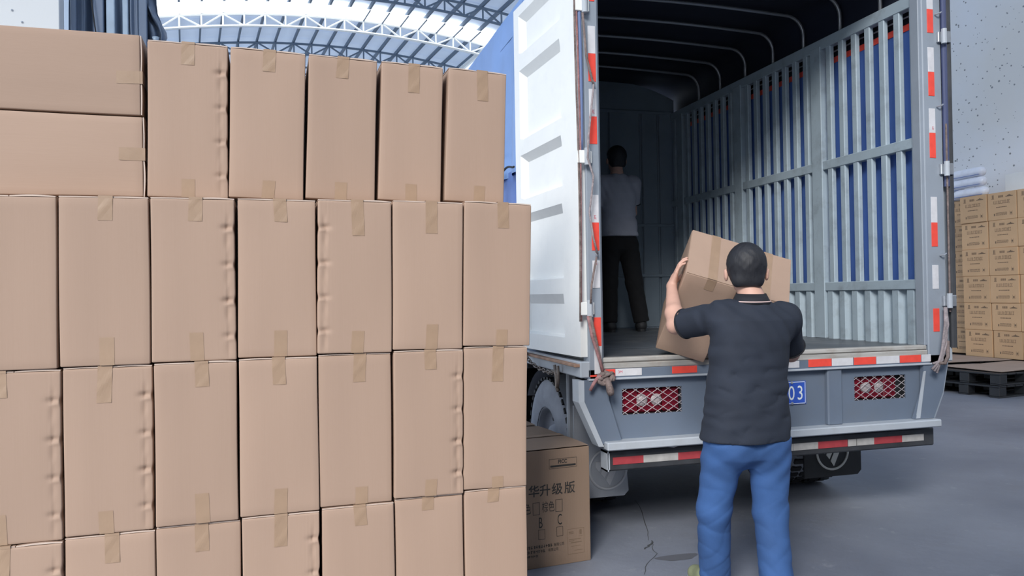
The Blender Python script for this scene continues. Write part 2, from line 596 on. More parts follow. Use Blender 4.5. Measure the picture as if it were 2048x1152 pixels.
L0, L1 = -0.95, 13.2
ceil = bpy.data.objects.new('ceiling', None)
COL.objects.link(ceil)
ORG['ceiling'] = (0, 0, 0)
tag(ceil, kind='structure')
ls = linspace(L0 - 0.4, L1 + 0.25, 61)
edges = [26.2, 27.6, 29.0, 30.3, 31.5, 32.62, 33.92, 35.2, 36.5, 37.8, 39.2, 40.6, 42, 43.4, 44.8, 46.2, 47.6]
for a, b in zip(edges[:-1], edges[1:]):
    sky = abs(a - 32.62) < 0.01
    mb = MB()
    dz = 0.095 if sky else 0.30
    mb.grid(lambda s_, l: vault(l, s_, dz + (0.012 if s_ > a + 0.5 else 0.0)), [a - 0.02, b + 0.02], ls)
    mb.build('skylight_panel' if sky else 'roof_panel', M['skylight'] if sky else M['roof_bright'], ceil)
pl_ = linspace(L0, L1, 18)
for l in pl_:
    mb = MB()
    p0, p1 = Vector(vault(l, 26.2, 0.2)), Vector(vault(l, 47.6, 0.2))
    mb.box((-0.035, 0, -0.09), (0.035, (p1 - p0).length, 0.09), 0.0, frame(p0, LA, AX))
    mb.build('purlin', M['purlin'], ceil)
for l in pl_[10:]:
    MB().tube([vault(l, 32.62, 0.06), vault(l, 33.92, 0.06)], 0.035, 6).build('glazing_bar', M['purlin'], ceil)
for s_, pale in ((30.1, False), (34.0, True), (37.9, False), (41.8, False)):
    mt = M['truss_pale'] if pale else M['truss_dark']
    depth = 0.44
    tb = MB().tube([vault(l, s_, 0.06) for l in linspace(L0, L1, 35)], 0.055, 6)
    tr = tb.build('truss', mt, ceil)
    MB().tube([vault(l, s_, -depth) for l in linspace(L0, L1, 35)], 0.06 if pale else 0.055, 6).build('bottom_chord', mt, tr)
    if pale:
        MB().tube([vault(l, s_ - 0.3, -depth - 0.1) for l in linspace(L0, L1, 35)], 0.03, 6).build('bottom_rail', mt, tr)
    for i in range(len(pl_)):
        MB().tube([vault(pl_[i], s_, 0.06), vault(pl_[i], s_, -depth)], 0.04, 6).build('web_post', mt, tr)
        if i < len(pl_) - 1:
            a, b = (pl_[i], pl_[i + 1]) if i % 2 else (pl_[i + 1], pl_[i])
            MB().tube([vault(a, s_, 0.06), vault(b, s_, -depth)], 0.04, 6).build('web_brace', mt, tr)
# eave beam along the right edge
mb = MB()
MB().tube([vault(L1, 26.2, 0.0), vault(L1, 47.6, 0.0)], 0.12, 6).build('eave_beam', M['truss_pale'], ceil)

# right hand wall under the eave
p = LA * 13.3
mb = MB()
mb.box((0, 0, 0), (0.25, 48, 12.6), 0.0, frame(LA * 13.3 + AX * -2, LA, AX))
wr = tag(mb.build('wall_right', M['spotted'], loc=(0, 0, 0)), kind='structure')
# unseen wall behind the photographer, added to block sun and low sky: the loading gate is open to its left
mb = MB()
mb.box((WBX, -3.2, 0.0), (1.2, -3.0, 5.8)).box((1.2, -3.2, 0.0), (16, -3.0, 8.2))
tag(mb.build('wall_sun_block', M['dull_wall'], loc=(6, -3, 0)), kind='structure')
# the roof carries on overhead and, as a second span, to the left
for a, b in ((-7.0, 4.0), (4.0, 15.0), (15.0, 26.24)):
    mb = MB()
    mb.grid(lambda s_, l: vault(l, s_, 0.30), [a, b], ls)
    mb.grid(lambda s_, l: vault(l, s_, 0.36), [a, b], ls)
    mb.build('roof_panel', M['roof'], ceil)
for a, b in ((-7.0, 10.0), (10.0, 27.0), (27.0, 47.6)):
    mb = MB()
    mb.grid(lambda s_, l: (vault(l, s_, 0.30)[0] - 14.9 * LA.x, vault(l, s_, 0.30)[1] - 14.9 * LA.y, vault(l, s_, 0.30)[2]), [a, b], ls)
    mb.grid(lambda s_, l: (vault(l, s_, 0.36)[0] - 14.9 * LA.x, vault(l, s_, 0.36)[1] - 14.9 * LA.y, vault(l, s_, 0.36)[2]), [a, b], ls)
    mb.build('roof_panel', M['roof'], ceil)
# white partition and plastic sheeting at the left, beyond the carton stack
mb = MB()
mb.box((-6.5, 7.0, 0.0), (-1.835, 7.14, 5.2), 0.004)
wl = tag(mb.build('wall_left', M['white_wall'], loc=(-4, 7, 0)), kind='structure')
for x, z in ((-2.17, 3.79), (-2.1, 3.70), (-2.1, 3.645), (-2.52, 3.86)):
    MB().lathe([(0.0, -0.012), (0.008, -0.008), (0.010, 0.0)], (x, 7.0, z), 'y', 10).build('bolt', M['steel'], wl)


def sheet_fn(u, w):
    x = -1.85 + 0.70 * u
    y = 7.35 + 0.05 * math.sin(u * 31 + 0.7 * math.sin(w * 2)) + 0.03 * math.sin(u * 73 + w) + 0.04 * math.sin(w * 3 + u * 8)
    if u > 0.86:
        y += 0.07 * math.sin(w * 14 + u * 60)
        x += 0.05 * math.sin(w * 5.5) + 0.02 * math.sin(w * 17)
    return (x, y, 5.2 * (1 - w) if False else w)


mb = MB().grid(sheet_fn, linspace(0, 1, 90), linspace(0.0, 5.2, 70))
sh = thing('sheet_curtain', 'slate plastic sheeting hanging in folds beside the bright white partition', 'curtain', (-1.5, 7.35, 0))
mb.build('sheet', M['curtain'], sh, smooth=True)
for u, wd in ((0.05, 0.02), (0.30, 0.035), (0.44, 0.03), (0.62, 0.02), (0.80, 0.03)):
    x = -1.85 + 0.70 * u
    MB().box((x, 7.24, 0), (x + wd * 2.2, 7.30, 5.2), 0.006).build('batten', M['curtain_pale'] if u in (0.62, 0.44) else M['curtain'], sh)
MB().tube([(-1.8, 7.2, 5.22), (-1.1, 7.2, 5.22)], 0.03).build('rail', M['dark_steel'], sh)
mb = MB().tube([(-1.17 + 0.02 * math.sin(z * 9), 7.22, z) for z in linspace(3.3, 3.72, 14)], [0.02 + 0.012 * math.sin(i * 2.1) for i in range(14)], 8)
mb.build('bunched_edge', M['curtain_pale'], sh, smooth=True)
MB().tube([(-1.70, 7.2, 4.6), (-1.64, 7.2, 3.95), (-1.60, 7.2, 3.6), (-1.585, 7.2, 3.3)], 0.006, 6).build('cord', M['rubber'], sh)

# ------------------------------------------------------------------ the truck
Y0, YB = 4.05, 7.5                    # rear plane, headboard
XL, XR = 1.636, 3.838                 # inside faces of the rear posts
ZB = 1.088                            # load floor
truck = thing('truck', 'open canvas-topped grey lorry with blue tarpaulin, backed up behind the worker', 'truck', (2.74, 5.4, 0))

# bed floor of plates, worn rear lip, side beams
for i, (a, b) in enumerate(zip(linspace(4.12, YB, 6)[:-1], linspace(4.12, YB, 6)[1:])):
    MB().box((XL - 0.06, a, 1.03), (XR + 0.08, b - 0.004, ZB), 0.004).build('floor_plate', M['bed'], truck)
MB().box((XL, Y0 + 0.005, 1.064), (XR, 4.118, ZB + 0.004), 0.006).build('floor_lip', M['bed_edge'], truck)
MB().box((XL, Y0 - 0.002, 1.030), (XR, Y0 + 0.03, 1.062), 0.004).build('lip_strip', M['bed_edge'], truck)
sill = MB().box((1.545, Y0, 0.975), (3.985, 4.11, 1.031), 0.004).build('rear_sill', M['tail'], truck)
MB().box((1.545, Y0 - 0.012, 0.968), (3.985, Y0 + 0.02, 0.980), 0.003).build('drip_edge', M['truck_light'], sill)
for x, c in ((1.50, 'truck_light'), (3.975, 'truck_light')):
    MB().box((x, Y0, 0.985), (x + 0.06, YB + 0.1, 1.075), 0.006).build('side_beam', M[c], truck)
for x in (2.3, 3.1):
    MB().box((x, 4.2, 0.62), (x + 0.08, 9.8, 1.03), 0.01).build('chassis_rail', M['dark_steel'], truck)
for y in linspace(4.3, 7.3, 7):
    MB().box((1.56, y, 0.93), (3.95, y + 0.06, 1.03), 0.006).build('cross_member', M['dark_steel'], truck)
MB().tube([(1.7, 5.2, 0.43), (3.78, 5.2, 0.43)], 0.06, 12).build('rear_axle', M['dark_steel'], truck)
MB().lathe([(0.0, -0.14), (0.10, -0.12), (0.16, 0), (0.10, 0.12), (0.0, 0.14)], (2.74, 5.2, 0.43), 'x', 20).build('differential', M['dark_steel'], truck)
# flat strip below the folded door, rusty
MB().box((1.47, 4.06, 1.045), (1.545, 5.2, 1.062), 0.003).build('rust_strip', M['rust'], truck)


def sticker(parent, lo, hi, m, txt=False):
    b = MB().box(lo, hi, 0.0008)
    nm = {'red_sticker': 'red_reflector', 'white_sticker': 'white_reflector', 'red_dull': 'red_reflector', 'grey_dull': 'white_reflector'}[m]
    return b.build(nm, M[m], parent)


# rear posts with reflective stickers
pL = MB().box((1.552, Y0, 0.97), (XL, 4.14, 3.62), 0.006).box((XL - 0.004, Y0 + 0.02, 1.09), (XL + 0.012, 4.12, 3.5), 0.003).build('rear_post', M['truck'], truck)
pR = MB().box((XR + 0.008, Y0, 0.97), (3.992, 4.14, 3.62), 0.006).box((XR - 0.012, Y0 + 0.01, 1.09), (XR + 0.014, 4.13, 3.6), 0.004).build('rear_post', M['truck'], truck)
zl = [('w', 2.949, 2.795), ('r', 2.795, 2.638), ('w', 2.596, 2.442), ('r', 2.442, 2.288), ('w', 2.003, 1.849), ('r', 1.849, 1.693),
      ('w', 1.637, 1.484), ('r', 1.32, 1.159), ('w', 1.159, 1.004), ('r', 3.25, 3.088)]
for k, a, b in zl:
    dx = 0.012 * (a - 2.0) * -0.3
    sticker(pL, (1.580 + dx, Y0 - 0.0025, b), (1.624 + dx, Y0 + 0.001, a), 'red_sticker' if k == 'r' else 'white_sticker')
zr = [('w', 3.42, 3.233), ('r', 3.233, 3.082), ('w', 2.989, 2.832), ('r', 2.832, 2.678), ('w', 2.598, 2.442), ('r', 2.442, 2.282),
      ('w', 2.033, 1.87), ('r', 1.87, 1.717), ('w', 1.599, 1.447), ('r', 1.323, 1.176)]
for k, a, b in zr:
    sticker(pR, (3.887, Y0 - 0.0025, b), (3.934, Y0 + 0.001, a), 'red_sticker' if k == 'r' else 'white_sticker')
for z, s_ in ((2.455, 0.020), (1.865, 0.020), (1.61, 0.018), (1.135, 0.02)):
    text_obj('mark', '3M', s_, frame((1.608, Y0 - 0.0032, z), (0, 0, 1), (-1, 0, 0)), M['red_mark'], pL)
for z in (2.46,):
    text_obj('mark', '3M', 0.018, frame((3.92, Y0 - 0.0032, z), (0, 0, 1), (-1, 0, 0)), M['red_mark'], pR)
# stickers along the sill
for k, a, b in (('r', 1.644, 1.706), ('w', 1.708, 1.868), ('r', 2.057, 2.215), ('w', 2.79, 2.897), ('r', 2.961, 3.124), ('w', 3.127, 3.278),
                ('r', 3.285, 3.446), ('w', 3.450, 3.621), ('r', 3.625, 3.784), ('w', 3.79, 3.86)):
    sticker(sill, (a, Y0 - 0.0025, 0.988), (b, Y0 + 0.001, 1.028 if a < 2.9 else 1.034), 'red_sticker' if k == 'r' else 'white_sticker')
text_obj('mark', '3M', 0.022, frame((1.722, Y0 - 0.0032, 1.004), (1, 0, 0), (0, 0, 1)), M['red_mark'], sill)
sticker(sill, (1.556, Y0 - 0.0025, 0.99), (1.60, Y0 + 0.001, 1.0), 'red_sticker')

# tail panel with two lamp openings, flared side plates, ledge
tp = MB()
zt0, zt1, yp = 0.60, 0.972, 4.085
LX = [(1.761, 2.134), (3.313, 3.696)]
LZ = (0.762, 0.910)
xs = [1.62, LX[0][0], LX[0][1], LX[1][0], LX[1][1], 3.90]
for i in range(5):
    if i in (1, 3):
        tp.box((xs[i], yp, zt0), (xs[i + 1], yp + 0.012, LZ[0]))
        tp.box((xs[i], yp, LZ[1]), (xs[i + 1], yp + 0.012, zt1))
    else:
        tp.box((xs[i], yp, zt0), (xs[i + 1], yp + 0.012, zt1))
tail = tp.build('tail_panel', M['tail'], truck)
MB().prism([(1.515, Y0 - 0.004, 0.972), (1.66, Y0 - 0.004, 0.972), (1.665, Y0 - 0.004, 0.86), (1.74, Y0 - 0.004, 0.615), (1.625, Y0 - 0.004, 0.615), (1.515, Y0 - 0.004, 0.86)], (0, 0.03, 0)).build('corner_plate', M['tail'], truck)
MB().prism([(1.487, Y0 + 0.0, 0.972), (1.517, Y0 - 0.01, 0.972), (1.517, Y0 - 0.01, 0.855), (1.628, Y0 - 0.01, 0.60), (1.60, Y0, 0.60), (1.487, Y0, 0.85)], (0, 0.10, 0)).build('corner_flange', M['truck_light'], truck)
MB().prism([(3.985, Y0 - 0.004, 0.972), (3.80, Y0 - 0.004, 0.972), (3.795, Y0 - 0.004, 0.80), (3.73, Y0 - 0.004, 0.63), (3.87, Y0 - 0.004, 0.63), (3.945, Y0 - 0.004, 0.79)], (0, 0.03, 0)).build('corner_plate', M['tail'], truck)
MB().prism([(3.80, Y0 - 0.007, 0.93), (3.815, Y0 - 0.007, 0.93), (3.765, Y0 - 0.007, 0.635), (3.735, Y0 - 0.007, 0.635)], (0, 0.006, 0)).build('weld_strip', M['truck_light'], truck)
MB().prism([(3.985, Y0, 0.972), (3.995, Y0, 0.972), (3.955, Y0, 0.78), (3.885, Y0, 0.63), (3.87, Y0, 0.63), (3.945, Y0, 0.785)], (0, 0.10, 0)).build('corner_flange', M['truck'], truck)
ledge = MB().box((1.632, Y0 - 0.055, 0.582), (3.885, 4.11, 0.628), 0.006).build('rear_ledge', M['truck_light'], truck)
for x in (2.29, 3.098):
    MB().box((x, Y0 + 0.002, 0.626), (x + 0.105, yp + 0.002, 0.973), 0.008).build('stiffener', M['tail'], truck)
MB().box((2.36, Y0 - 0.06, 0.574), (2.372, Y0 - 0.02, 0.60), 0.002).build('catch', M['dark_steel'], ledge)

# tail lamps: housing, lenses and welded mesh guard
for x0, x1 in LX:
    lamp = MB().box((x0 - 0.02, yp + 0.055, LZ[0] - 0.02), (x1 + 0.02, yp + 0.075, LZ[1] + 0.02), 0.004)
    for a, b in ((x0 - 0.02, x0), (x1, x1 + 0.02)):
        lamp.box((a, yp + 0.012, LZ[0] - 0.02), (b, yp + 0.06, LZ[1] + 0.02))
    for a, b in ((LZ[0] - 0.02, LZ[0]), (LZ[1], LZ[1] + 0.02)):
        lamp.box((x0, yp + 0.012, a), (x1, yp + 0.06, b))
    tl = lamp.build('tail_lamp', M['rubber'], truck)
    zc = (LZ[0] + LZ[1]) / 2
    left = x0 < 2
    lens = [(0.0, 0.30, 'red_lens'), (0.70, 1.0, 'red_lens'), (0.30, 0.70, 'red_lens')] if left else [(0.0, 0.2, 'red_lens'), (0.62, 0.88, 'red_lens'), (0.2, 0.62, 'red_lens')]
    for a, b, mname in lens:
        MB().box((x0 + (x1 - x0) * a + 0.002, yp + 0.028, LZ[0] + 0.004), (x0 + (x1 - x0) * b - 0.002, yp + 0.056, LZ[1] - 0.004), 0.008).build('red_lens', M[mname], tl)
    for cx in ((0.36, 0.60) if left else (0.29, 0.53)):
        MB().lathe([(0.0, -0.024), (0.018, -0.023), (0.032, -0.017), (0.038, -0.006), (0.038, 0.0)], (x0 + (x1 - x0) * cx, yp + 0.040, zc), 'y', 24).build('clear_lens', M['clear_lens'], tl, smooth=True)
    # guard: two sets of slanted rods clipped to the opening
    h, w = LZ[1] - LZ[0], x1 - x0
    for sgn in (1, -1):
        for k in range(-4, 12):
            run = h * 1.62
            xa, xb = x0 + k * 0.068, x0 + k * 0.068 + run
            pa, pb = [xa, LZ[0] if sgn > 0 else LZ[1]], [xb, LZ[1] if sgn > 0 else LZ[0]]
            if xb <= x0 + 0.01 or xa >= x1 - 0.01:
                continue
            for q, o_ in ((pa, pb), (pb, pa)):
                lim = x0 if q[0] < x0 else (x1 if q[0] > x1 else None)
                if lim is not None:
                    t = (lim - q[0]) / (o_[0] - q[0])
                    q[1] += (o_[1] - q[1]) * t
                    q[0] = lim
            dy = 0.004 if sgn > 0 else 0.0
            MB().tube([(pa[0], yp + 0.004 + dy, pa[1]), (pb[0], yp + 0.004 + dy, pb[1])], 0.0019, 6).build('guard_rod', M['wire'], tl)

# number plate
plate = MB().box((2.52, yp - 0.008, 0.764), (2.962, yp - 0.003, 0.904), 0.002).build('number_plate', M['plate_blue'], truck)
pr = MB()
for lo, hi in (((2.526, 0.768), (2.956, 0.7715)), ((2.526, 0.8965), (2.956, 0.900)), ((2.526, 0.768), (2.5295, 0.900)), ((2.9525, 0.768), (2.956, 0.900))):
    pr.box((lo[0], yp - 0.009, lo[1]), (hi[0], yp - 0.0075, hi[1]))
pr.build('plate_rim', M['plate_white'], plate)
for i, ch in enumerate('303'):
    text_obj('digit', ch, 0.122, frame((2.775 + i * 0.060, yp - 0.0092, 0.792), (1, 0, 0), (0, 0, 1)), M['plate_white'], plate, sx=0.78)
for x, z in ((2.862, 0.896), (2.862, 0.772), (2.62, 0.896), (2.62, 0.772)):
    MB().lathe([(0.0, -0.006), (0.008, -0.004), (0.009, 0.0)], (x, yp - 0.008, z), 'y', 10).build('plate_bolt', M['steel'], plate)
MB().box((2.66, Y0 - 0.02, 0.905), (2.76, yp, 0.925), 0.004).build('plate_lamp', M['dark_steel'], truck)

# underrun bumper
bump = MB().box((1.672, 4.075, 0.452), (3.90, 4.16, 0.565), 0.008).build('bumper', M['dark_steel'], truck)
for a, b, k in ((1.693, 1.88, 'red_dull'), (1.88, 2.097, 'grey_dull'), (2.097, 2.246, 'red_dull'), (2.72, 2.862, 'grey_dull'), (2.864, 3.035, 'grey_dull'), (3.035, 3.245, 'red_dull'),
                (3.25, 3.31, 'grey_dull'), (3.315, 3.44, 'grey_dull'), (3.44, 3.65, 'red_dull'), (3.65, 3.815, 'grey_dull')):
    sticker(bump, (a, 4.0715, 0.487), (b, 4.0755, 0.529), k)
eb = MB()
for lo, hi in (((0.452), (0.462)), ((0.555), (0.565))):
    eb.box((1.655, 4.07, lo), (1.674, 4.16, hi))
eb.box((1.655, 4.07, 0.452), (1.660, 4.16, 0.565)).box((1.668, 4.07, 0.452), (1.674, 4.16, 0.565))
eb.build('bumper_end', M['truck_light'], bump)
for x in (2.3, 3.1):
    MB().box((x, 4.10, 0.52), (x + 0.06, 4.22, 0.75), 0.006).build('bumper_bracket', M['dark_steel'], bump)
MB().box((1.80, 4.08, 0.566), (1.97, 4.12, 0.582), 0.002).build('spacer', M['grey_dull'], bump)
MB().tube([(2.02, 4.06, 0.576), (2.06, 4.05, 0.57), (2.09, 4.055, 0.578), (2.10, 4.07, 0.574)], 0.006, 6).build('latch', M['steel'], bump)


# right inner wall: rails, wide posts, slats, corrugated lower panels
def side_wall(xf, sgn):
    """xf = inside face, sgn = +1 outwards to the right."""
    def bx(y0, z0, y1, z1, d0, d1, b=0.004):
        xa, xb = xf + sgn * d0, xf + sgn * d1
        return MB().box((min(xa, xb), y0, z0), (max(xa, xb), y1, z1), b)
    ya, yb = 4.14, YB
    for nm, z0, z1, d in (('top_rail', 3.272, 3.352, 0.0), ('middle_rail', 2.358, 2.426, 0.0), ('lower_rail', 1.446, 1.511, 0.0)):
        bx(ya, z0, yb, z1, d, 0.055).build(nm, M['truck_inner'], truck)
    wide = [5.09, 6.19, 7.29]
    for w in wide:
        bx(w - 0.06, ZB, w + 0.06, 3.30, -0.006, 0.05).build('wide_post', M['truck_inner'], truck)
    y = 5.09 - 0.1375 * 7
    k = 0
    while y < yb - 0.05:
        if all(abs(y - w) > 0.07 for w in wide):
            for z0, z1 in ((2.42, 3.28), (1.505, 2.364)):
                s_ = bx(y - 0.027, z0, y + 0.027, z1, 0.004, 0.040, 0.005)
                s_.build('slat', M['truck_inner'], truck)
        y += 0.1375
        k += 1
    # corrugated lower panels between wide posts
    prev = ya - 0.03
    for w in wide + [yb + 0.06]:
        a, b = prev, w - 0.06
        prof = []
        n = max(1, round((b - a) / 0.1375))
        pt = (b - a) / n
        for i in range(n):
            y_ = a + i * pt
            prof += [(y_, 0.045), (y_ + pt * 0.30, 0.045), (y_ + pt * 0.45, 0.008), (y_ + pt * 0.85, 0.008)]
        prof.append((b, 0.045))
        m = MB()
        m.grid(lambda i, z: (xf + sgn * prof[i][1], prof[i][0], z), range(len(prof)), [ZB, 1.45])
        m.grid(lambda i, z: (xf + sgn * 0.055, prof[i][0], z), range(len(prof)), [ZB, 1.45])
        m.build('corrugated_panel', M['truck_inner'], truck)
        prev = w + 0.06


side_wall(XR, 1)
# left inside wall, out of sight from the rear: one corrugated sheet
prof = []
for i in range(24):
    y_ = 4.14 + i * 0.14
    prof += [(y_, 0.0), (y_ + 0.05, 0.0), (y_ + 0.07, -0.035), (y_ + 0.12, -0.035)]
m = MB()
m.grid(lambda i, z: (XL + prof[i][1], min(prof[i][0], YB), z), range(len(prof)), [ZB, 3.35])
m.build('left_wall_sheet', M['truck_inner'], truck)
MB().box((XL - 0.05, 4.14, 3.272), (XL + 0.01, YB, 3.352), 0.004).build('top_rail', M['truck_inner'], truck)

# headboard: arched top plate over panelled wall
hx0, hx1 = XL - 0.03, XR + 0.05
arch = [(hx0, 3.36), (hx0, 3.50)] + [(hx0 + (hx1 - hx0) * t, 3.50 + 0.185 * (1 - abs(2 * t - 1) ** 3.2)) for t in linspace(0.02, 0.98, 25)] + [(hx1, 3.50), (hx1, 3.36)]
MB().prism([(x, YB + 0.01, z) for x, z in arch], (0, 0.04, 0)).build('headboard_arch', M['headboard'], truck)
px_ = [hx0, 1.95, 2.3, 2.64, 2.9, 3.13, 3.50, 3.70, hx1]
for a, b in zip(px_[:-1], px_[1:]):
    MB().box((a + 0.012, YB, ZB), (b - 0.012, YB + 0.04, 3.36), 0.010).build('headboard_panel', M['headboard'], truck)
MB().box((hx0, YB + 0.025, ZB), (hx1, YB + 0.06, 3.36), 0.0).build('headboard_back', M['headboard'], truck)
for z in (3.34, 2.15, 1.62):
    MB().box((hx0, YB - 0.012, z), (hx1, YB + 0.01, z + 0.03), 0.004).build('headboard_rib', M['headboard'], truck)

# hoops of the canvas roof
hoop_mat = nt_mat('hoop_steel', (0.30, 0.31, 0.33), 0.35, 0.5)
for y in (4.45, 4.86, 5.29, 5.70, 6.12, 6.55, 6.95):
    xr, xl = 3.882, 1.595
    pts = [(xr, y, 3.30), (xr, y, 3.47)]
    for a in linspace(0, math.pi / 2, 7)[1:]:
        pts.append((xr - 0.15 * (1 - math.cos(a)), y, 3.47 + 0.145 * math.sin(a)))
    for t in linspace(0.08, 0.92, 9):
        pts.append((xr - 0.15 + (xl - xr + 0.30) * t, y, 3.615 + 0.028 * math.sin(math.pi * t)))
    for a in linspace(math.pi / 2, 0, 7)[:-1]:
        pts.append((xl + 0.15 * (1 - math.cos(a)), y, 3.47 + 0.145 * math.sin(a)))
    pts += [(xl, y, 3.47), (xl, y, 3.30)]
    MB().tube(pts, 0.013, 8).build('hoop', hoop_mat, truck, smooth=True)


# tarpaulin: roof skin (dark under the hoops) and the blue side skirts
def tarp_section(t):
    """t in 0..1 from left shoulder over the hoops to the right shoulder."""
    xr, xl = 3.93, 1.553
    pts = [(xl, 3.34), (xl, 3.49)] + [(xl + 0.16 * (1 - math.cos(a)), 3.49 + 0.155 * math.sin(a)) for a in linspace(0, math.pi / 2, 6)[1:]]
    pts += [(xl + 0.16 + (xr - xl - 0.32) * q, 3.645 + 0.030 * math.sin(math.pi * q)) for q in linspace(0.1, 0.9, 9)]
    pts += [(xr - 0.16 * (1 - math.cos(a)), 3.49 + 0.155 * math.sin(a)) for a in linspace(math.pi / 2, 0, 6)] + [(xr, 3.34)]
    return pts


sec = tarp_section(0)
m = MB()
ys = linspace(4.06, 7.72, 45)
m.grid(lambda i, y: (sec[i][0], y, sec[i][1] - 0.012 * (0.5 - 0.5 * math.cos((y - 4.45) / 0.4167 * 2 * math.pi)) * (1 if 2 < i < len(sec) - 3 else 0.2)), range(len(sec)), ys)
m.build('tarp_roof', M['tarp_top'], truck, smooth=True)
m = MB()
m.grid(lambda i, y: (sec[i][0] + (sec[i][0] - 2.74) * 0.008, y, sec[i][1] + 0.012), range(len(sec)), ys)
m.build('tarp_roof_skin', M['tarp_pale'], truck, smooth=True)


def skirt(x, sgn, z0, z1, amp, y0=5.2, y1=7.75, ph=0.0):
    mm = MB()

    def fn(y, z):
        hang = (z1 - z) / (z1 - z0)
        return (x + sgn * (amp * (0.3 + hang) * (0.5 + 0.5 * math.sin(y * 7.5 + ph)) + amp * 0.5 * hang * math.sin(y * 19 + z * 2)), y, z)
    zz = linspace(z0, z1, 14)
    yy = linspace(y0, y1, 70)
    mm.grid(fn, yy, zz)
    return mm


skirt(1.548, -1, 2.34, 3.52, 0.030).build('tarp_side', M['tarp_pale'], truck, smooth=True)
skirt(1.553, -1, 1.10, 2.38, 0.012, ph=1.2).build('tarp_skirt', M['tarp'], truck, smooth=True)
skirt(3.925, 1, 1.10, 3.17, 0.012, y0=4.16, ph=0.4).build('tarp_side', M['tarp'], truck, smooth=True)
MB().box((3.923, 4.16, 3.165), (3.935, YB, 3.208)).build('red_band', M['red_sticker'], truck)
skirt(3.935, 1, 3.20, 3.55, 0.006, y0=4.16, ph=0.4).build('tarp_shoulder', M['tarp_top'], truck, smooth=True)
MB().tube([(3.905, y, 3.245 + 0.004 * math.sin(y * 15)) for y in linspace(4.2, 7.4, 30)], 0.006, 6).build('tarp_cord', M['steel'], truck)
MB().box((1.548, 4.15, 1.10), (1.556, 5.25, 3.52), 0.002).build('tarp_side', M['tarp_pale'], truck)
# hem pole and cord on the left skirt
hp = MB().tube([(1.478, 5.62, 1.2), (1.478, 5.63, 2.44)], 0.012, 8).build('hem_pole', M['truck_light'], truck)
MB().tube([(1.47, 5.60, 1.2), (1.466, 5.56, 1.9), (1.468, 5.55, 2.38), (1.47, 5.66, 2.35), (1.47, 5.9, 2.30)], 0.006, 6).build('hem_cord', M['rubber'], truck)
MB().tube([(1.465, y, 2.345 + 0.03 * abs(math.sin(y * 9))) for y in linspace(5.22, 7.6, 60)], 0.008, 6).build('hem_cord', M['rubber'], truck)
MB().lathe([(0.009, -0.004), (0.016, -0.004), (0.016, 0.004), (0.009, 0.004)], (1.51, 5.72, 2.52), 'x', 12).build('eyelet', M['dark_steel'], truck)

# left rear door, swung right round against the side: its ribbed inside faces out
dq0, dq1 = Vector((1.535, 4.07, 0)), Vector((1.470, 5.10, 0))
dlen = (dq1 - dq0).length
du = (dq1 - dq0).normalized()
dn = Vector((-du.y, du.x, 0))          # outwards, to the left
zb_, zt_ = 1.10, 3.39
us = [0.0, 0.22, 0.235, 0.875, 0.935, dlen]
uw = [0, 0, 1, 1, 0, 0]
vz = [zb_, 1.20, 1.215, 1.395, 1.455, 1.545, 1.56, 1.935, 1.985, 2.085, 2.10, 2.335, 2.385, 2.485, 2.50, 2.90, 2.955, 3.06, 3.075, 3.27, 3.325, zt_]
vw = [0, 0, 1, 1, 0, 0, 1, 1, 0, 0, 1, 1, 0, 0, 1, 1, 0, 0, 1, 1, 0, 0]


def door_pt(u, z, off):
    q = dq0 + du * u + dn * off
    return (q.x, q.y, z)


m = MB()
m.grid(lambda i, j: door_pt(us[i], vz[j], 0.025 - 0.036 * uw[i] * vw[j]), range(len(us)), range(len(vz)))
m.grid(lambda i, j: door_pt([0, dlen][i], [zb_, zt_][j], -0.02), range(2), range(2))
for u in (0.0, dlen):
    m.add([door_pt(u, zb_, 0.025), door_pt(u, zt_, 0.025), door_pt(u, zt_, -0.02), door_pt(u, zb_, -0.02)], [(0, 1, 2, 3)])
for z in (zb_, zt_):
    m.add([door_pt(0, z, 0.025), door_pt(dlen, z, 0.025), door_pt(dlen, z, -0.02), door_pt(0, z, -0.02)], [(0, 1, 2, 3)])
dl = m.build('rear_door', M['white_paint'], truck)
m = MB().box((-0.022, -0.05, zb_), (0.020, 0.0, zt_ - 0.01), 0.006, frame((dq0.x, dq0.y - 0.0, 0), (-dn.x * -1, -dn.y * -1, 0), (du.x, du.y, 0)))
m.build('door_edge', M['truck'], dl)
fr = frame((dq0.x, dq0.y, 0), (dn.x, dn.y, 0), (du.x, du.y, 0))
MB().box((0.018, -0.075, zb_ - 0.01), (0.028, -0.045, zt_), 0.003, fr).build('door_seal', M['truck_light'], dl)
MB().box((-0.05, -0.06, zb_ - 0.02), (-0.030, -0.02, zt_ - 0.02), 0.006, fr).build('door_seal', M['rubber'], dl)
for k in range(3):
    MB().tube([(1.52 - 0.012 * k + 0.006 * math.sin(z * 3 + k), 4.035 - 0.006 * k, z) for z in linspace(1.3 + 0.95 * (k == 0), 3.45, 20)], (0.011, 0.006, 0.006)[k], 8).build('door_cord', (M['cord_blue'], M['rope_red'], M['rope'])[k], dl, smooth=True)
# right rear door seen edge-on
m = MB().box((4.012, 4.08, 1.085), (4.055, 5.15, 3.6), 0.008)
dr = m.build('rear_door', M['truck'], truck)
MB().tube([(4.040, 4.05, 1.07), (4.040, 4.05, 3.6)], 0.022, 10).build('door_seal', M['dark_steel'], dr)
MB().tube([(4.010, 4.045, 2.1), (4.010, 4.045, 3.6)], 0.018, 10).build('door_tube', M['navy_tube'], dr)
MB().tube([(4.000, 4.03, z) for z in linspace(1.3, 2.5, 8)], 0.006, 6).build('door_cord', M['rope'], dr)

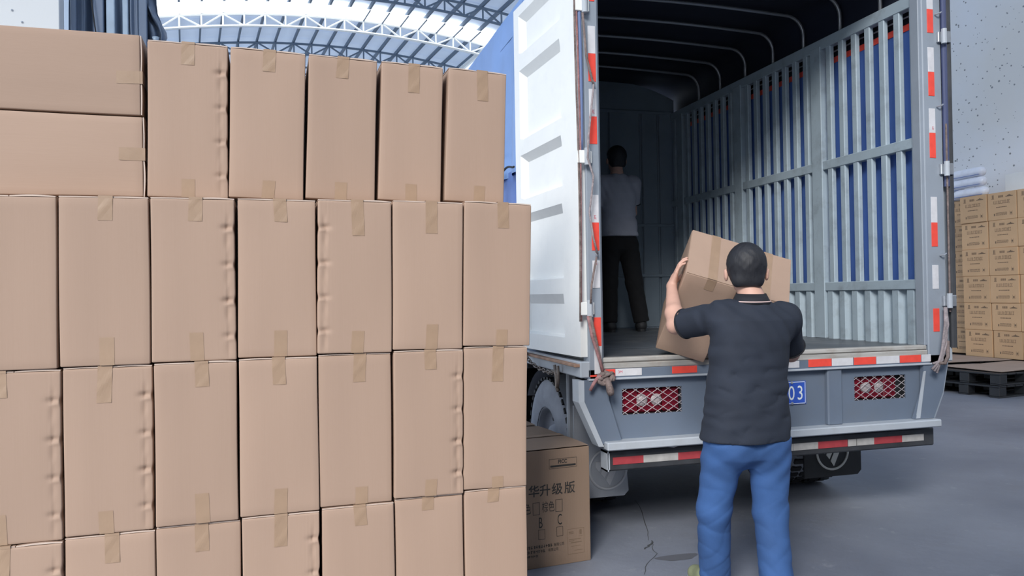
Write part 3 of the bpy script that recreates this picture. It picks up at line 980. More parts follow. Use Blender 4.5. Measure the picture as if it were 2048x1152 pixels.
# hinges
for x, parent, sg in ((1.552, dl, -1), (3.985, dr, 1)):
    for z in (3.055, 2.21, 1.37):
        hb = MB().box((min(x, x + sg * 0.058), 4.018, z - 0.036), (max(x, x + sg * 0.058), 4.032, z + 0.036), 0.003)
        hb.box((min(x - sg * 0.03, x), 4.03, z - 0.034), (max(x - sg * 0.03, x), 4.052, z + 0.034), 0.003)
        hg = hb.build('hinge', M['white_paint'] if sg < 0 else M['steel'], truck)
        MB().tube([(x + sg * 0.002, 4.018, z - 0.045), (x + sg * 0.002, 4.018, z + 0.048)], 0.017, 12).build('hinge_pin', M['truck_light'], hg, smooth=False)
for z in (3.20, 2.61, 1.66):
    MB().tube([(3.945, 4.045, z), (3.958, 4.02, z + 0.002), (3.975, 4.025, z + 0.012)], 0.005, 6).build('tie_hook', M['steel'], truck)
for z in (2.62, 1.67):
    MB().tube([(1.605, 4.045, z - 0.01), (1.598, 4.02, z), (1.590, 4.022, z + 0.016)], 0.006, 6).build('tie_hook', M['steel'], truck)


# wheels
def wheel(xo, y, sgn, w=0.21, r=0.43, name='wheel'):
    """xo = outer face, sgn = direction from outer face inwards."""
    prof = [(0.235, 0.012), (0.30, -0.004), (0.36, 0.004), (0.40, 0.018), (r - 0.006, 0.035), (r, 0.05), (r, w - 0.05), (r - 0.006, w - 0.035), (0.36, w - 0.004), (0.235, w - 0.012)]
    t = MB().lathe([(a, b * sgn) for a, b in prof], (xo, y, r), 'x', 64)
    t = t.build(name, M['tyre'], truck, smooth=True)
    tr_ = MB()
    for k in range(40):
        a = 2 * math.pi * k / 40
        c, s_ = math.cos(a), math.sin(a)
        fr_ = frame((xo + sgn * w / 2, y + r * c, r + r * s_), (1, 0, 0), (0, -s_, c))
        tr_.box((-w / 2 + 0.02, -0.018, -0.012), (-0.012, 0.018, 0.006), 0, fr_)
        tr_.box((0.012, -0.018, -0.012), (w / 2 - 0.02, 0.018, 0.006), 0, fr_)
    tr_.build('tread', M['rubber'], t)
    rim = [(0.238, 0.016), (0.225, 0.02), (0.215, 0.06), (0.20, 0.085), (0.12, 0.10), (0.10, 0.05), (0.06, 0.04), (0.0, 0.04)]
    MB().lathe([(a, b * sgn) for a, b in rim], (xo, y, r), 'x', 32).build('rim', M['tyre'], t, smooth=True)
    nb = MB()
    for k in range(6):
        a = 2 * math.pi * k / 6
        nb.lathe([(0.0, 0.085 * sgn), (0.014, 0.085 * sgn), (0.014, 0.105 * sgn)], (xo, y + 0.155 * math.cos(a), r + 0.155 * math.sin(a)), 'x', 6)
    nb.build('wheel_nut', M['dark_steel'], t)


wheel(1.655, 5.2, 1)
wheel(1.90, 5.2, 1)
wheel(3.825, 5.2, -1)
wheel(3.58, 5.2, -1)
wheel(1.72, 8.5, 1)
wheel(3.76, 8.5, -1)
MB().box((1.80, 8.4, 0.40), (3.70, 8.6, 0.50), 0.01).build('front_axle', M['dark_steel'], truck)
for x0_, sg_ in ((1.60, 1), (3.90, -1)):  # guards and tanks added to darken the ground under the truck
    gd = MB()
    for z_ in (0.42, 0.60, 0.78):
        gd.box((min(x0_, x0_ + sg_ * 0.03), 5.75, z_), (max(x0_, x0_ + sg_ * 0.03), 7.75, z_ + 0.13), 0.006)
    for y_ in (5.9, 6.8, 7.6):
        gd.box((min(x0_ + sg_ * 0.03, x0_ + sg_ * 0.07), y_, 0.42), (max(x0_ + sg_ * 0.03, x0_ + sg_ * 0.07), y_ + 0.05, 1.03), 0.004)
    gd.build('added_side_guard', M['truck'], truck)
    MB().box((min(x0_ + sg_ * 0.12, x0_ + sg_ * 0.55), 6.2, 0.42), (max(x0_ + sg_ * 0.12, x0_ + sg_ * 0.55), 7.2, 0.86), 0.05).build('added_fuel_tank', M['dark_steel'], truck)
for x_ in (2.28, 3.16):
    lf = MB()
    for k_ in range(5):
        L_ = 0.62 - 0.09 * k_
        lf.box((x_, 5.2 - L_, 0.53 + 0.013 * (4 - k_) - 0.05), (x_ + 0.07, 5.2 + L_, 0.541 + 0.013 * (4 - k_) - 0.05), 0.002)
    lf.build('leaf_spring', M['dark_steel'], truck)
MB().box((1.70, 5.95, 0.20), (3.74, 5.97, 0.95), 0.004).build('splash_plate', M['rubber'], truck)  # plate added to keep light from reaching under the truck
# mudguards and flaps with a ringed chevron emblem
for x0, x1, mt, lm, cx in ((1.66, 2.025, 'flap_grey', 'flap_logo', 1.885), (3.33, 3.79, 'rubber', 'flap_logo_white', 3.555)):
    y = 4.62
    n = 12
    m = MB().prism([(x0, y, 0.16), (x1 - 0.03, y, 0.16), (x1, y, 0.19), (x1 - 0.045 if mt == 'flap_grey' else x1, y, 0.75), (x0, y, 0.75)], (0, 0.012, 0))
    fp = m.build('mud_flap', M[mt], truck)
    MB().tube([(cx + 0.125 * math.cos(a), y - 0.003, 0.335 + 0.125 * math.sin(a)) for a in linspace(0, 2 * math.pi, 41)[:-1]], 0.008, 6, closed=True).build('emblem_ring', M[lm], fp)
    e = MB()
    for q in ([(-0.085, 0.05), (-0.03, 0.05), (-0.062, -0.015), (-0.085, 0.02)],
              [(-0.018, 0.05), (0.028, 0.05), (-0.025, -0.055), (-0.05, -0.025)],
              [(0.04, 0.05), (0.085, 0.05), (0.01, -0.105), (-0.015, -0.068)]):
        e.prism([(cx + a, y - 0.004, 0.335 + b) for a, b in q], (0, 0.004, 0))
    e.build('emblem', M[lm], fp)
    m = MB()
    m.grid(lambda a, x: (x, 5.2 + 0.52 * math.cos(a), 0.43 + 0.50 * math.sin(a)), linspace(0.55, 2.6, 16), [x0 if x0 < 3 else x0 + 0.05, x0 + 0.42])
    m.build('mudguard', M['flap_grey'], truck, smooth=True)
MB().box((1.66, 4.72, 0.30), (2.05, 4.76, 0.95), 0.01).build('splash_plate', M['flap_grey'], truck)
# cab, ahead of the load bed
cab = MB().prism([(1.75, 7.95, 0.55), (1.75, 9.75, 0.55), (1.75, 9.85, 1.35), (1.75, 9.45, 2.25), (1.75, 8.0, 2.30)], (1.98, 0, 0)).build('cab', M['white_paint'], truck)
MB().prism([(1.742, 8.35, 1.42), (1.742, 9.55, 1.42), (1.742, 9.28, 2.05), (1.742, 8.35, 2.08)], (0.01, 0, 0)).build('cab_window', M['rubber'], cab)

# ropes and chain hanging on the truck
r1 = thing('rope', 'dark worn rope knotted at the foot of the lorry post beside the white door', 'rope', (1.6, 4.03, 0.93))
MB().tube([(1.545, 4.01, 1.33), (1.56, 4.0, 1.25), (1.585, 4.005, 1.15), (1.615, 4.02, 1.04), (1.628, 4.02, 0.985)], 0.011, 8).build('strand', M['rope'], r1, smooth=True)
MB().tube([(1.535, 4.01, 1.33), (1.552, 4.0, 1.22), (1.59, 4.0, 1.10), (1.625, 4.015, 1.0)], 0.009, 8).build('strand', M['rope_red'], r1, smooth=True)
kn = [(1.63 + 0.040 * math.cos(a) + 0.01 * math.sin(3 * a), 4.005 + 0.014 * math.sin(2.3 * a), 0.985 + 0.022 * math.sin(a * 1.0) + 0.012 * math.cos(2.7 * a)) for a in linspace(0, 6.5 * math.pi, 70)]
MB().tube(kn, 0.011, 8).build('knot', M['rope'], r1, smooth=True)
MB().tube([(1.60, 4.0, 1.0), (1.575, 3.995, 0.985), (1.555, 4.0, 0.955), (1.54, 4.01, 0.92)], 0.010, 8).build('tail', M['rope_red'], r1, smooth=True)
MB().tube([(1.635, 4.0, 0.985), (1.64, 3.985, 0.95), (1.648, 3.985, 0.915), (1.655, 3.99, 0.895)], [0.016, 0.018, 0.022, 0.018], 10).build('tail', M['rope'], r1, smooth=True)
r2 = thing('rope', 'thin twisted cord hooked down the reflector post beside the white door', 'rope', (1.58, 4.02, 2.0))
MB().tube([(1.53, 4.0, 3.0), (1.545, 3.995, 2.76), (1.585, 4.01, 2.63), (1.592, 4.01, 2.615)], 0.007, 8).build('strand', M['rope'], r2, smooth=True)
MB().tube([(1.592, 4.01, 2.61), (1.575, 4.0, 2.5), (1.55, 4.0, 2.3), (1.545, 4.0, 2.2), (1.575, 3.995, 2.10), (1.565, 4.0, 2.0), (1.55, 4.0, 1.9), (1.57, 4.0, 1.76), (1.598, 4.01, 1.67)], 0.006, 8).build('strand', M['rope_grey'], r2, smooth=True)
MB().tube([(1.592, 4.01, 1.655), (1.575, 4.0, 1.6), (1.555, 4.0, 1.5), (1.548, 4.0, 1.4)], 0.006, 8).build('strand', M['rope'], r2, smooth=True)
r3 = thing('rope', 'frayed grey rope bundle hanging at the foot of the post by the printed carton wall', 'rope', (3.90, 4.0, 0.95))
for k in range(6):
    m = MB().tube([(3.955 + rng.uniform(-.008, .008), 4.02, 1.33), (3.935 + 0.012 * math.sin(k), 3.995, 1.22), (3.905 + 0.015 * math.cos(k * 2), 3.985, 1.10), (3.875 + 0.02 * math.sin(k * 3), 3.985, 1.0), (3.835 + 0.018 * math.cos(k * 1.7), 3.995, 0.92 + 0.012 * k)], 0.008, 7)
    m.build('strand', M['rope_grey'], r3, smooth=True)
MB().tube([(3.93, 3.985, 1.12), (3.93, 3.985, 1.02), (3.90, 3.98, 0.98), (3.86, 3.985, 0.985)], 0.012, 7).build('strand', M['rope'], r3, smooth=True)
ch = thing('chain', 'rusty chain drooping below the white door beside the carton stack', 'chain', (1.49, 4.5, 1.0))


def chain_path(t):
    p = [(1.455, 5.02, 1.17), (1.452, 5.03, 1.10), (1.455, 4.90, 1.02), (1.465, 4.72, 0.985), (1.47, 4.52, 0.975), (1.475, 4.40, 0.99)]
    s_ = t * (len(p) - 1)
    i = min(int(s_), len(p) - 2)
    f_ = s_ - i
    return Vector(p[i]).lerp(Vector(p[i + 1]), f_)


nl = 22
for k in range(nl):
    a, b = chain_path(k / nl), chain_path((k + 1) / nl)
    d = (b - a).normalized()
    side = d.cross(Vector((1, 0, 0)) if k % 2 else Vector((0, 0.3, 1))).normalized()
    c = (a + b) / 2
    L_, w_ = 0.024, 0.012
    ring = [c + d * (L_ * math.cos(q)) + side * (w_ * math.sin(q)) for q in linspace(0, 2 * math.pi, 13)[:-1]]
    MB().tube(ring, 0.0042, 6, closed=True).build('link', M['chain'], ch, smooth=True)
MB().tube([(1.472, 4.42, 1.03), (1.475, 4.40, 0.96), (1.47, 4.38, 0.90), (1.472, 4.36, 0.88)], 0.010, 8).build('hook', M['chain'], ch, smooth=True)
MB().tube([(1.472, 4.36, 1.03), (1.472, 4.35, 0.95), (1.472, 4.37, 0.90)], 0.010, 8).build('hook', M['chain'], ch, smooth=True)

# ------------------------------------------------------------------ cartons of the big stack


def axis_pts(a, b, n, r):
    e = [a, a + r * 0.35, a + r]
    m = linspace(a + r, b - r, n)
    return e[:-1] + m + [b - r * 0.35, b]


def carton_body(Wd, D, H, r, nx, ny, nz, disp):
    """rounded, gently dented carton: front at y=0, back at y=D; returns verts, faces."""
    X, Y, Z = axis_pts(-Wd / 2, Wd / 2, nx, r), axis_pts(0, D, ny, r), axis_pts(0, H, nz, r)
    mb = MB()

    def rnd(p):
        q = [min(max(p[0], -Wd / 2 + r), Wd / 2 - r), min(max(p[1], r), D - r), min(max(p[2], r), H - r)]
        d = Vector((p[0] - q[0], p[1] - q[1], p[2] - q[2]))
        if d.length > 1e-9:
            d = d.normalized() * r
        return disp(q[0] + d.x, q[1] + d.y, q[2] + d.z)
    mb.grid(lambda x, z: rnd((x, 0, z)), X, Z)
    mb.grid(lambda x, z: rnd((x, D, z)), X, Z)
    mb.grid(lambda y, z: rnd((-Wd / 2, y, z)), Y, Z)
    mb.grid(lambda y, z: rnd((Wd / 2, y, z)), Y, Z)
    mb.grid(lambda x, y: rnd((x, y, 0)), X, Y)
    mb.grid(lambda x, y: rnd((x, y, H)), X, Y)
    return mb


def weld(o):
    bm = bmesh.new()
    bm.from_mesh(o.data)
    bmesh.ops.remove_doubles(bm, verts=bm.verts, dist=0.00005)
    bmesh.ops.recalc_face_normals(bm, faces=bm.faces)
    bm.to_mesh(o.data)
    bm.free()
    o.data.polygons.foreach_set('use_smooth', [True] * len(o.data.polygons))


def carton(label, Wd, D, H, fr, dents=None, tl=0.085, bl=0.09, tx=0.0, lying=False, bot=True):
    """a standing carton in local frame fr (x right, y into the stack, z up)."""
    loc = tuple(fr @ Vector((0, D / 2, 0)))
    root = thing('carton', label, 'carton', loc, 'brown cartons of the big stack')
    bul = rng.uniform(-0.003, 0.006)
    ph = rng.uniform(0, 6)
    lip = rng.uniform(0.002, 0.005)
    zk = [H * t for t in (0.145, 0.365, 0.59, 0.82)]
    sg = {'R': 1, 'L': -1}.get(dents, 0)
    jit = [rng.uniform(0.7, 1.35) for _ in zk]
    cxl = -Wd / 2 + Wd * rng.uniform(0.12, 0.22)
    cam_ = rng.choice([0.0, 0.008, 0.014, 0.020])

    def front(x, z):
        f = -bul * math.sin(math.pi * (x / Wd + 0.5)) * math.sin(math.pi * z / H) + 0.0012 * math.sin(z * 9 + ph) * math.sin(math.pi * (x / Wd + 0.5))
        f += cam_ * max(0.0, cxl - x) * (0.5 + 0.5 * math.sin(math.pi * min(1, max(0, z / H))))
        if sg:
            xd = sg * (Wd / 2 - 0.026)
            for k, z0 in enumerate(zk):
                t_ = (x - xd) * sg
                zl = z0 - 0.010 - 9.0 * (t_ - 0.012) ** 2 if t_ > -0.03 else z0 - 0.026
                f += 0.0095 * jit[k] * math.exp(-(t_ / 0.020) ** 2 - ((z - z0 - 0.004) / 0.010) ** 2)
                f -= 0.0045 * jit[k] * math.exp(-((t_ - 0.010) / 0.016) ** 2 - ((z - zl) / 0.005) ** 2)
                f += 0.0045 * jit[k] * math.exp(-((t_ + 0.002) / 0.007) ** 2 - ((z - z0 + 0.045) / 0.030) ** 2)
                f += 0.0030 * jit[k] * math.exp(-((t_ - 0.002) / 0.005) ** 2 - ((z - z0 - 0.030) / 0.022) ** 2)
            f += 0.0012 * math.sin(x * 420) * math.exp(-((x - xd) / 0.03) ** 2)
        return f

    def disp(x, y, z):
        w = max(0.0, 1 - y / 0.05)
        y2 = y + front(x, z) * w
        x2 = x
        if sg and x * sg > Wd / 2 - 0.03:
            s_ = sum(math.exp(-((z - z0) / 0.016) ** 2) for z0 in zk)
            x2 = x - sg * 0.005 * s_ * w
        x2 += 0.0022 * math.sin(z * 7 + ph) * (x / Wd)
        return tuple(fr @ Vector((x2, y2, z)))

    b = carton_body(Wd, D, H, 0.005, 44 if sg else 14, 5, 96 if sg else 22, disp)
    body = b.build('body', M['kraft_side'] if lying else M['kraft'], root, loc=loc)
    weld(body)
    if lying:
        pass
    # two top flaps meeting along the taped seam
    for s0 in (-1, 1):
        xs_ = linspace(s0 * 0.0015, s0 * (Wd / 2 - 0.001), 9)
        sag = rng.uniform(0.001, 0.005)
        top = [(x, 0.003, H + 0.0045 + sag * math.sin(math.pi * abs(x) / (Wd / 2)) * (1 if s0 > 0 else 0.6)) for x in xs_]
        bot_ = [(x, 0.003, H + 0.0005 + sag * 0.5 * math.sin(math.pi * abs(x) / (Wd / 2))) for x in reversed(xs_)]
        poly = [tuple(fr @ Vector(p)) for p in top + bot_]
        dv = fr.to_3x3() @ Vector((0, D - 0.006, 0))
        pm = MB().prism(poly, dv)
        obj('top_flap', pm.v, pm.f, None, root, mats=[M['kraft'], M['kraft_edge']], fmat=[1, 1] + [0] * (len(pm.f) - 2))
    # tape: tab down the front and strip over the seam
    tw = 0.025
    sk = rng.uniform(-0.006, 0.006)
    t = MB()
    zs_ = linspace(H - tl, H - 0.001, 8)
    t.grid(lambda x, z: fr @ Vector((tx + x + sk * (H - z) / tl, front(tx + x, z) - 0.0011 - 0.0009 * max(0, math.sin((H - z) * 60 + ph + x * 70)), z)), linspace(-tw, tw, 7), zs_)
    t.grid(lambda x, y: fr @ Vector((tx + x, y, H + 0.0085)), linspace(-tw, tw, 3), linspace(-0.001, D, 4))
    t.add([fr @ Vector((tx - tw, -0.0011, H - 0.001)), fr @ Vector((tx + tw, -0.0011, H - 0.001)), fr @ Vector((tx + tw, -0.001, H + 0.0085)), fr @ Vector((tx - tw, -0.001, H + 0.0085))], [(0, 1, 2, 3)])
    t.build('tape', M['tape'], root, smooth=False, recalc=False)
    if bot:
        t = MB()
        sk2 = rng.uniform(-0.005, 0.005)
        t.grid(lambda x, z: fr @ Vector((tx + x + sk2 * z / bl, front(tx + x, z) - 0.0011, z)), linspace(-tw, tw, 7), linspace(0.001, bl, 8))
        t.build('tape', M['tape'], root, smooth=False, recalc=False)
    return root


PSI = rad(2.0)
PU = Vector((math.cos(PSI), math.sin(PSI), 0))
PN = Vector((-math.sin(PSI), math.cos(PSI), 0))
P0 = Vector((0.976, 3.267, 0))
CD = 0.45


def stack_frame(u0, u1, z, h, lean=0.0, back=0.0, yaw=0.0):
    """frame of a carton whose front spans u0..u1 at mid height."""
    c = P0 + PU * ((u0 + u1) / 2) + PN * back
    R_ = Matrix.Rotation(PSI + yaw, 4, 'Z') @ Matrix.Rotation(lean, 4, 'Y')
    c = c - (R_.to_3x3() @ Vector((0, 0, h / 2))) + Vector((0, 0, h / 2))
    return Matrix.Translation((c.x, c.y, z)) @ R_


def lerp(a, b, t):
    return a + (b - a) * t


ROWS = {
    4: [(-2.13, -1.824), (-1.821, -1.513), (-1.511, -1.207), (-1.203, -0.905), (-0.897, -0.605), (-0.601, -0.309), (-0.303, -0.023)],
    3: [(-2.13, -1.826), (-1.821, -1.517), (-1.511, -1.213), (-1.207, -0.905), (-0.903, -0.609), (-0.601, -0.304), (-0.302, -0.015)],
    2: [(-2.14, -1.835), (-1.829, -1.522), (-1.518, -1.213), (-1.206, -0.905), (-0.901, -0.600), (-0.596, -0.296), (-0.292, 0.011)],
}
DENT = {(4, 0): 'R', (4, 3): 'R', (3, 0): 'R', (3, 1): 'R', (3, 5): 'R', (2, 2): 'R', (2, 4): 'L'}
LEAN = {2: [0, 0, 0, 0.4, 0.8, 1.0, 1.6], 3: [0, 0, 0, 0, 0.2, 0.7, 1.3], 4: [0] * 7}
TABS = {(2, 0): (0.085, 0.10, -0.10), (2, 1): (0.085, 0.105, 0.005), (2, 2): (0.085, 0.11, 0.010), (2, 3): (0.085, 0.105, 0.010), (2, 4): (0.14, 0.09, 0.008), (2, 5): (0.13, 0.105, 0.013), (2, 6): (0.105, 0.07, 0.020),
        (3, 0): (0.09, 0.11, -0.05), (3, 1): (0.13, 0.085, -0.01), (3, 2): (0.09, 0.115, 0.02), (3, 3): (0.10, 0.10, 0.0), (3, 4): (0.11, 0.07, 0.02), (3, 5): (0.075, 0.07, 0.005), (3, 6): (0.145, 0.05, 0.01),
        (4, 0): (0.12, 0.09, -0.04), (4, 1): (0.10, 0.09, 0.005), (4, 2): (0.10, 0.09, 0.01), (4, 3): (0.12, 0.09, 0.0), (4, 4): (0.075, 0.09, 0.005), (4, 5): (0.05, 0.09, -0.005), (4, 6): (0.05, 0.09, -0.01)}
ORD = ['first', 'second', 'third', 'fourth', 'fifth', 'sixth', 'seventh']
LEVEL = {2: 'second row from the top', 3: 'second row from the floor', 4: 'floor row'}
ztop = {}
for row in (4, 3, 2):
    for i, (u0, u1) in enumerate(ROWS[row]):
        t = i / 6
        z0 = {4: 0.0, 3: lerp(0.575, 0.618, t), 2: lerp(1.207, 1.232, t)}[row]
        z1 = {4: lerp(0.575, 0.618, t), 3: lerp(1.207, 1.232, t), 2: lerp(1.849, 1.858, t)}[row]
        h = z1 - z0 - 0.0095
        d = DENT.get((row, i))
        tl, bl, tx = TABS[(row, i)]
        look = {'R': 'creased brown', 'L': 'creased brown', None: 'smooth brown'}[d]
        lab = f'{look} carton, {ORD[6 - i]} from the lorry, {LEVEL[row]} of the big stack'
        yw = rng.uniform(-0.002, 0.002)
        bk = rng.uniform(0.0, 0.012)
        carton(lab, u1 - u0 - 0.002, CD, h, stack_frame(u0, u1, z0 + 0.001, h, rad(LEAN[row][i]), bk, yw), d, tl, bl, tx)
# topmost row, set back a little and leaning towards the lorry
TOPR = [(-1.540, -1.240, 0.6), (-1.233, -0.938, 1.5), (-0.926, -0.640, 2.0), (-0.622, -0.350, 2.2), (-0.328, -0.058, 2.5)]
for i, (u0, u1, ln) in enumerate(TOPR):
    h = 0.620 - 0.008 * i
    d = 'R' if i == 0 else None
    look = 'creased brown' if d else 'smooth brown'
    lab = f'{look} upright carton, {ORD[4 - i]} from the lorry, topmost row of the big stack'
    carton(lab, u1 - u0, CD, h, stack_frame(u0, u1, 1.863 + 0.145 * math.sin(rad(ln)), h, rad(ln), 0.13, 0.0), d, [0.085, 0.085, 0.085, 0.12, 0.13][i], 0.075, [0.0, 0.005, 0.0, 0.006, 0.02][i])
# two cartons lying on their sides at the left end of the top row
for k, (z0, lab) in enumerate(((1.862, 'brown carton lying on its side beneath another lying carton in the big stack'), (2.186, 'brown carton lying on its side on top of another, highest of the big stack'))):
    c = P0 + PU * (-1.548 - 0.006 * k) + PN * 0.13
    R_ = Matrix.Rotation(PSI, 4, 'Z') @ Matrix(((0, 0, 1, 0), (0, 1, 0, 0), (-1, 0, 0, 0), (0, 0, 0, 1)))
    fr = Matrix.Translation((c.x, c.y, z0 + 0.16)) @ R_ @ Matrix.Translation((0, 0, -0.632))
    carton(lab, 0.317, CD, 0.622, fr, None, 0.085, 0.08, -0.010 + 0.02 * k, lying=True)


# ------------------------------------------------------------------ printed carton on the floor
def big_carton(name, label, origin, d, Wd, D, H, printed, cat='carton'):
    """origin = front right bottom corner, d = direction of the front (left to right)."""
    d = Vector(d).normalized()
    n = Vector((-d.y, d.x, 0))
    o = Vector(origin) - d * (Wd / 2)
    fr = frame(o, d, n)
    loc = tuple(fr @ Vector((0, D / 2, 0)))
    root = thing(name, label, cat, loc)
    mb = carton_body(Wd, D, H - 0.008, 0.004, 8, 8, 8, lambda x, y, z: tuple(fr @ Vector((x, y, z))))
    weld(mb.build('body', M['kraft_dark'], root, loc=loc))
    for a, b, sg in ((0.002, D / 2 - 0.0015, 1), (D / 2 + 0.0015, D - 0.002, -1)):
        q = MB()
        q.grid(lambda x, y: fr @ Vector((x, y, H - 0.003 + 0.004 * math.sin(math.pi * (y - a) / (b - a)))), linspace(-Wd / 2 + 0.002, Wd / 2 - 0.002, 4), linspace(a, b, 7))
        q.grid(lambda x, y: fr @ Vector((x, y, H - 0.008)), linspace(-Wd / 2 + 0.002, Wd / 2 - 0.002, 4), linspace(a, b, 7))
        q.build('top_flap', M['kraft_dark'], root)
    q = MB()
    q.grid(lambda x, y: fr @ Vector((x, y, H + 0.001 - 0.001 * math.cos(y * 90))), linspace(-Wd / 2, Wd / 2, 3), linspace(D / 2 - 0.03, D / 2 + 0.03, 9))
    q.grid(lambda x, z: fr @ Vector((Wd / 2 + 0.001, x, z)), linspace(D / 2 - 0.03, D / 2 + 0.03, 3), [H - 0.09, H])
    q.build('tape', M['tape'], root, recalc=False)
    if printed:
        def pf(x, z):
            return frame(tuple(fr @ Vector((Wd / 2 + x, -0.0012, z))), d, (0, 0, 1))

        def line_rect(x0, z0, x1, z1, w, nm='print'):
            m_ = MB()
            vs_ = [fr @ Vector((Wd / 2 + a, -0.0012, b)) for a, b in ((x0, z0), (x1, z0), (x1, z1), (x0, z1), (x0 + w, z0 + w), (x1 - w, z0 + w), (x1 - w, z1 - w), (x0 + w, z1 - w))]
            m_.add(vs_, [(0, 1, 5, 4), (1, 2, 6, 5), (2, 3, 7, 6), (3, 0, 4, 7)])
            return m_.build(nm, M['print'], root, recalc=False)
        for chx, x in (('华', -0.366), ('升', -0.301), ('级', -0.2295), ('版', -0.1555)):
            text_obj('lettering', chx, 0.066, pf(x, 0.385), M['print'], root, bold=0.0009)
        for chx, x in (('色', -0.388), ('棕', -0.288), ('色', -0.250)):
            text_obj('lettering', chx, 0.062, pf(x, 0.297), M['print'], root, sx=0.60)
        line_rect(-0.341, 0.283, -0.301, 0.349, 0.0025)
        line_rect(-0.208, 0.286, -0.167, 0.353, 0.0025)
        text_obj('lettering', 'B', 0.082, pf(-0.309, 0.212), M['print'], root, sx=0.52)
        text_obj('lettering', 'C', 0.082, pf(-0.199, 0.217), M['print'], root, sx=0.50)
        line_rect(-0.311, 0.150, -0.272, 0.203, 0.002)
        line_rect(-0.204, 0.155, -0.166, 0.206, 0.002)
        line_rect(-0.242, 0.518, -0.077, 0.570, 0.0018)
        text_obj('lettering', 'PICC', 0.028, pf(-0.189, 0.5445), M['print'], root, sx=0.88, bold=0.0009)
        mm = MB()
        vs_ = [fr @ Vector((Wd / 2 + a, -0.0012, b)) for a, b in ((-0.235, 0.526), (-0.084, 0.526), (-0.084, 0.536), (-0.235, 0.536))]
        mm.add(vs_, [(0, 1, 2, 3)])
        mm.build('print', M['print'], root, recalc=False)
        text_obj('lettering', '有限公司', 0.0195, pf(-0.222, 0.106), M['print'], root, sx=0.8)
        text_obj('lettering', '有限公司', 0.019, pf(-0.256, 0.082), M['print'], root, sx=0.8)
        mm = MB()
        r2_ = random.Random(3)
        for x0, x1, z, hh in ((-0.40, -0.224, 0.106, 0.016), (-0.40, -0.258, 0.082, 0.0155), (-0.40, -0.312, 0.060, 0.013)):
            x = x0
            while x < x1 - 0.012:
                for _ in range(4):
                    a, b = r2_.uniform(0, 0.009), r2_.uniform(0, hh * 0.8)
                    hor = r2_.random() < 0.55
                    w_, h_ = (0.011, 0.0024) if hor else (0.0024, hh)
                    a, b = (0.0, b) if hor else (a, 0.0)
                    mm.add([fr @ Vector((Wd / 2 + x + a + p, -0.0012 - 0.00005 * _, z + b + q_)) for p, q_ in ((0, 0), (w_, 0), (w_, h_), (0, h_))], [(0, 1, 2, 3)])
                x += 0.0145
        tag(mm.build('fine_print', M['print'], root, recalc=False), kind='stuff')
        # pale outlined stamp at the lower right
        st = MB()
        for lo, hi in (((-0.140, 0.049), (-0.040, 0.0505)), ((-0.140, 0.1835), (-0.040, 0.185)), ((-0.140, 0.049), (-0.1385, 0.185)), ((-0.0415, 0.049), (-0.040, 0.185)),
                       ((-0.132, 0.165), (-0.104, 0.170)), ((-0.132, 0.158), (-0.104, 0.161)), ((-0.132, 0.126), (-0.060, 0.129)), ((-0.132, 0.118), (-0.10, 0.121)), ((-0.122, 0.108), (-0.055, 0.112)), ((-0.122, 0.09), (-0.06, 0.0915)), ((-0.1, 0.066), (-0.05, 0.068)),
                       ((-0.068, 0.150), (-0.055, 0.176)), ((-0.072, 0.140), (-0.05, 0.142))):
            st.add([fr @ Vector((Wd / 2 + a, -0.0011, b)) for a, b in ((lo[0], lo[1]), (hi[0], lo[1]), (hi[0], hi[1]), (lo[0], hi[1]))], [(0, 1, 2, 3)])
        tag(st.build('stamp', M['print_soft'], root, recalc=False), kind='stuff')
    return root


dpc = (0.366, 0.042, 0)
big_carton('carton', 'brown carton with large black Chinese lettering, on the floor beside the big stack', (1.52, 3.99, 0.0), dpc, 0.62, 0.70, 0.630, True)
npc = Vector((-0.114, 0.993, 0))
p2 = Vector((1.52, 3.99, 0)) + npc * 0.715
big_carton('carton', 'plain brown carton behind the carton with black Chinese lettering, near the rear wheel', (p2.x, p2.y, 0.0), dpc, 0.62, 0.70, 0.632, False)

# ------------------------------------------------------------------ cartons carried by the worker
RC = Matrix(((0.890, 0.457, 0.002), (-0.338, 0.661, -0.670), (-0.307, 0.596, 0.742)))
C1 = Vector((1.981, 3.72, 1.556))


def carried(label, C, R3, dims):
    w, d, h = dims
    fr = Matrix.Translation(C) @ R3.to_4x4()
    loc = tuple(fr @ Vector((w / 2, d / 2, -h / 2)))
    root = thing('carton', label, 'carton', loc, 'cartons held by the worker')
    mb = carton_body(w, d, h, 0.006, 8, 8, 10, lambda x, y, z: tuple(fr @ Vector((x + w / 2, y, z - h))))
    body = mb.build('body', M['kraft'], root, loc=loc)
    weld(body)
    for a, b in ((0.003, w / 2 - 0.002), (w / 2 + 0.002, w - 0.003)):
        q = MB()
        q.box((a, 0.002, 0.0), (b, d - 0.002, 0.005), 0.0015, fr)
        q.build('top_flap', M['kraft'], root)
    q = MB()
    q.grid(lambda x, y: fr @ Vector((x, y, 0.0062)), [w / 2 - 0.025, w / 2 + 0.025], linspace(0, d, 4))
    q.grid(lambda x, z: fr @ Vector((x, -0.0012, z)), [w / 2 - 0.025, w / 2 + 0.025], [-0.07, 0.0])
    q.build('tape', M['tape'], root, recalc=False)
    return root


e1, e2, e3 = RC.col[0], RC.col[1], RC.col[2]
carried('tilted kraft carton gripped by the worker, its low corner on the lorry bed', C1, RC, (0.285, 0.42, 0.57))
RC2 = (Matrix.Rotation(rad(-3), 3, 'Z') @ RC)
C2 = C1 + e1 * 0.295 + e3 * -0.012 + e2 * -0.01
carried('tilted kraft carton half hidden behind the black-haired head of the worker', C2, RC2, (0.262, 0.42, 0.54))

# ------------------------------------------------------------------ printed cartons by the right wall
BXW, BXD, BXH = 0.518, 0.55, 0.434


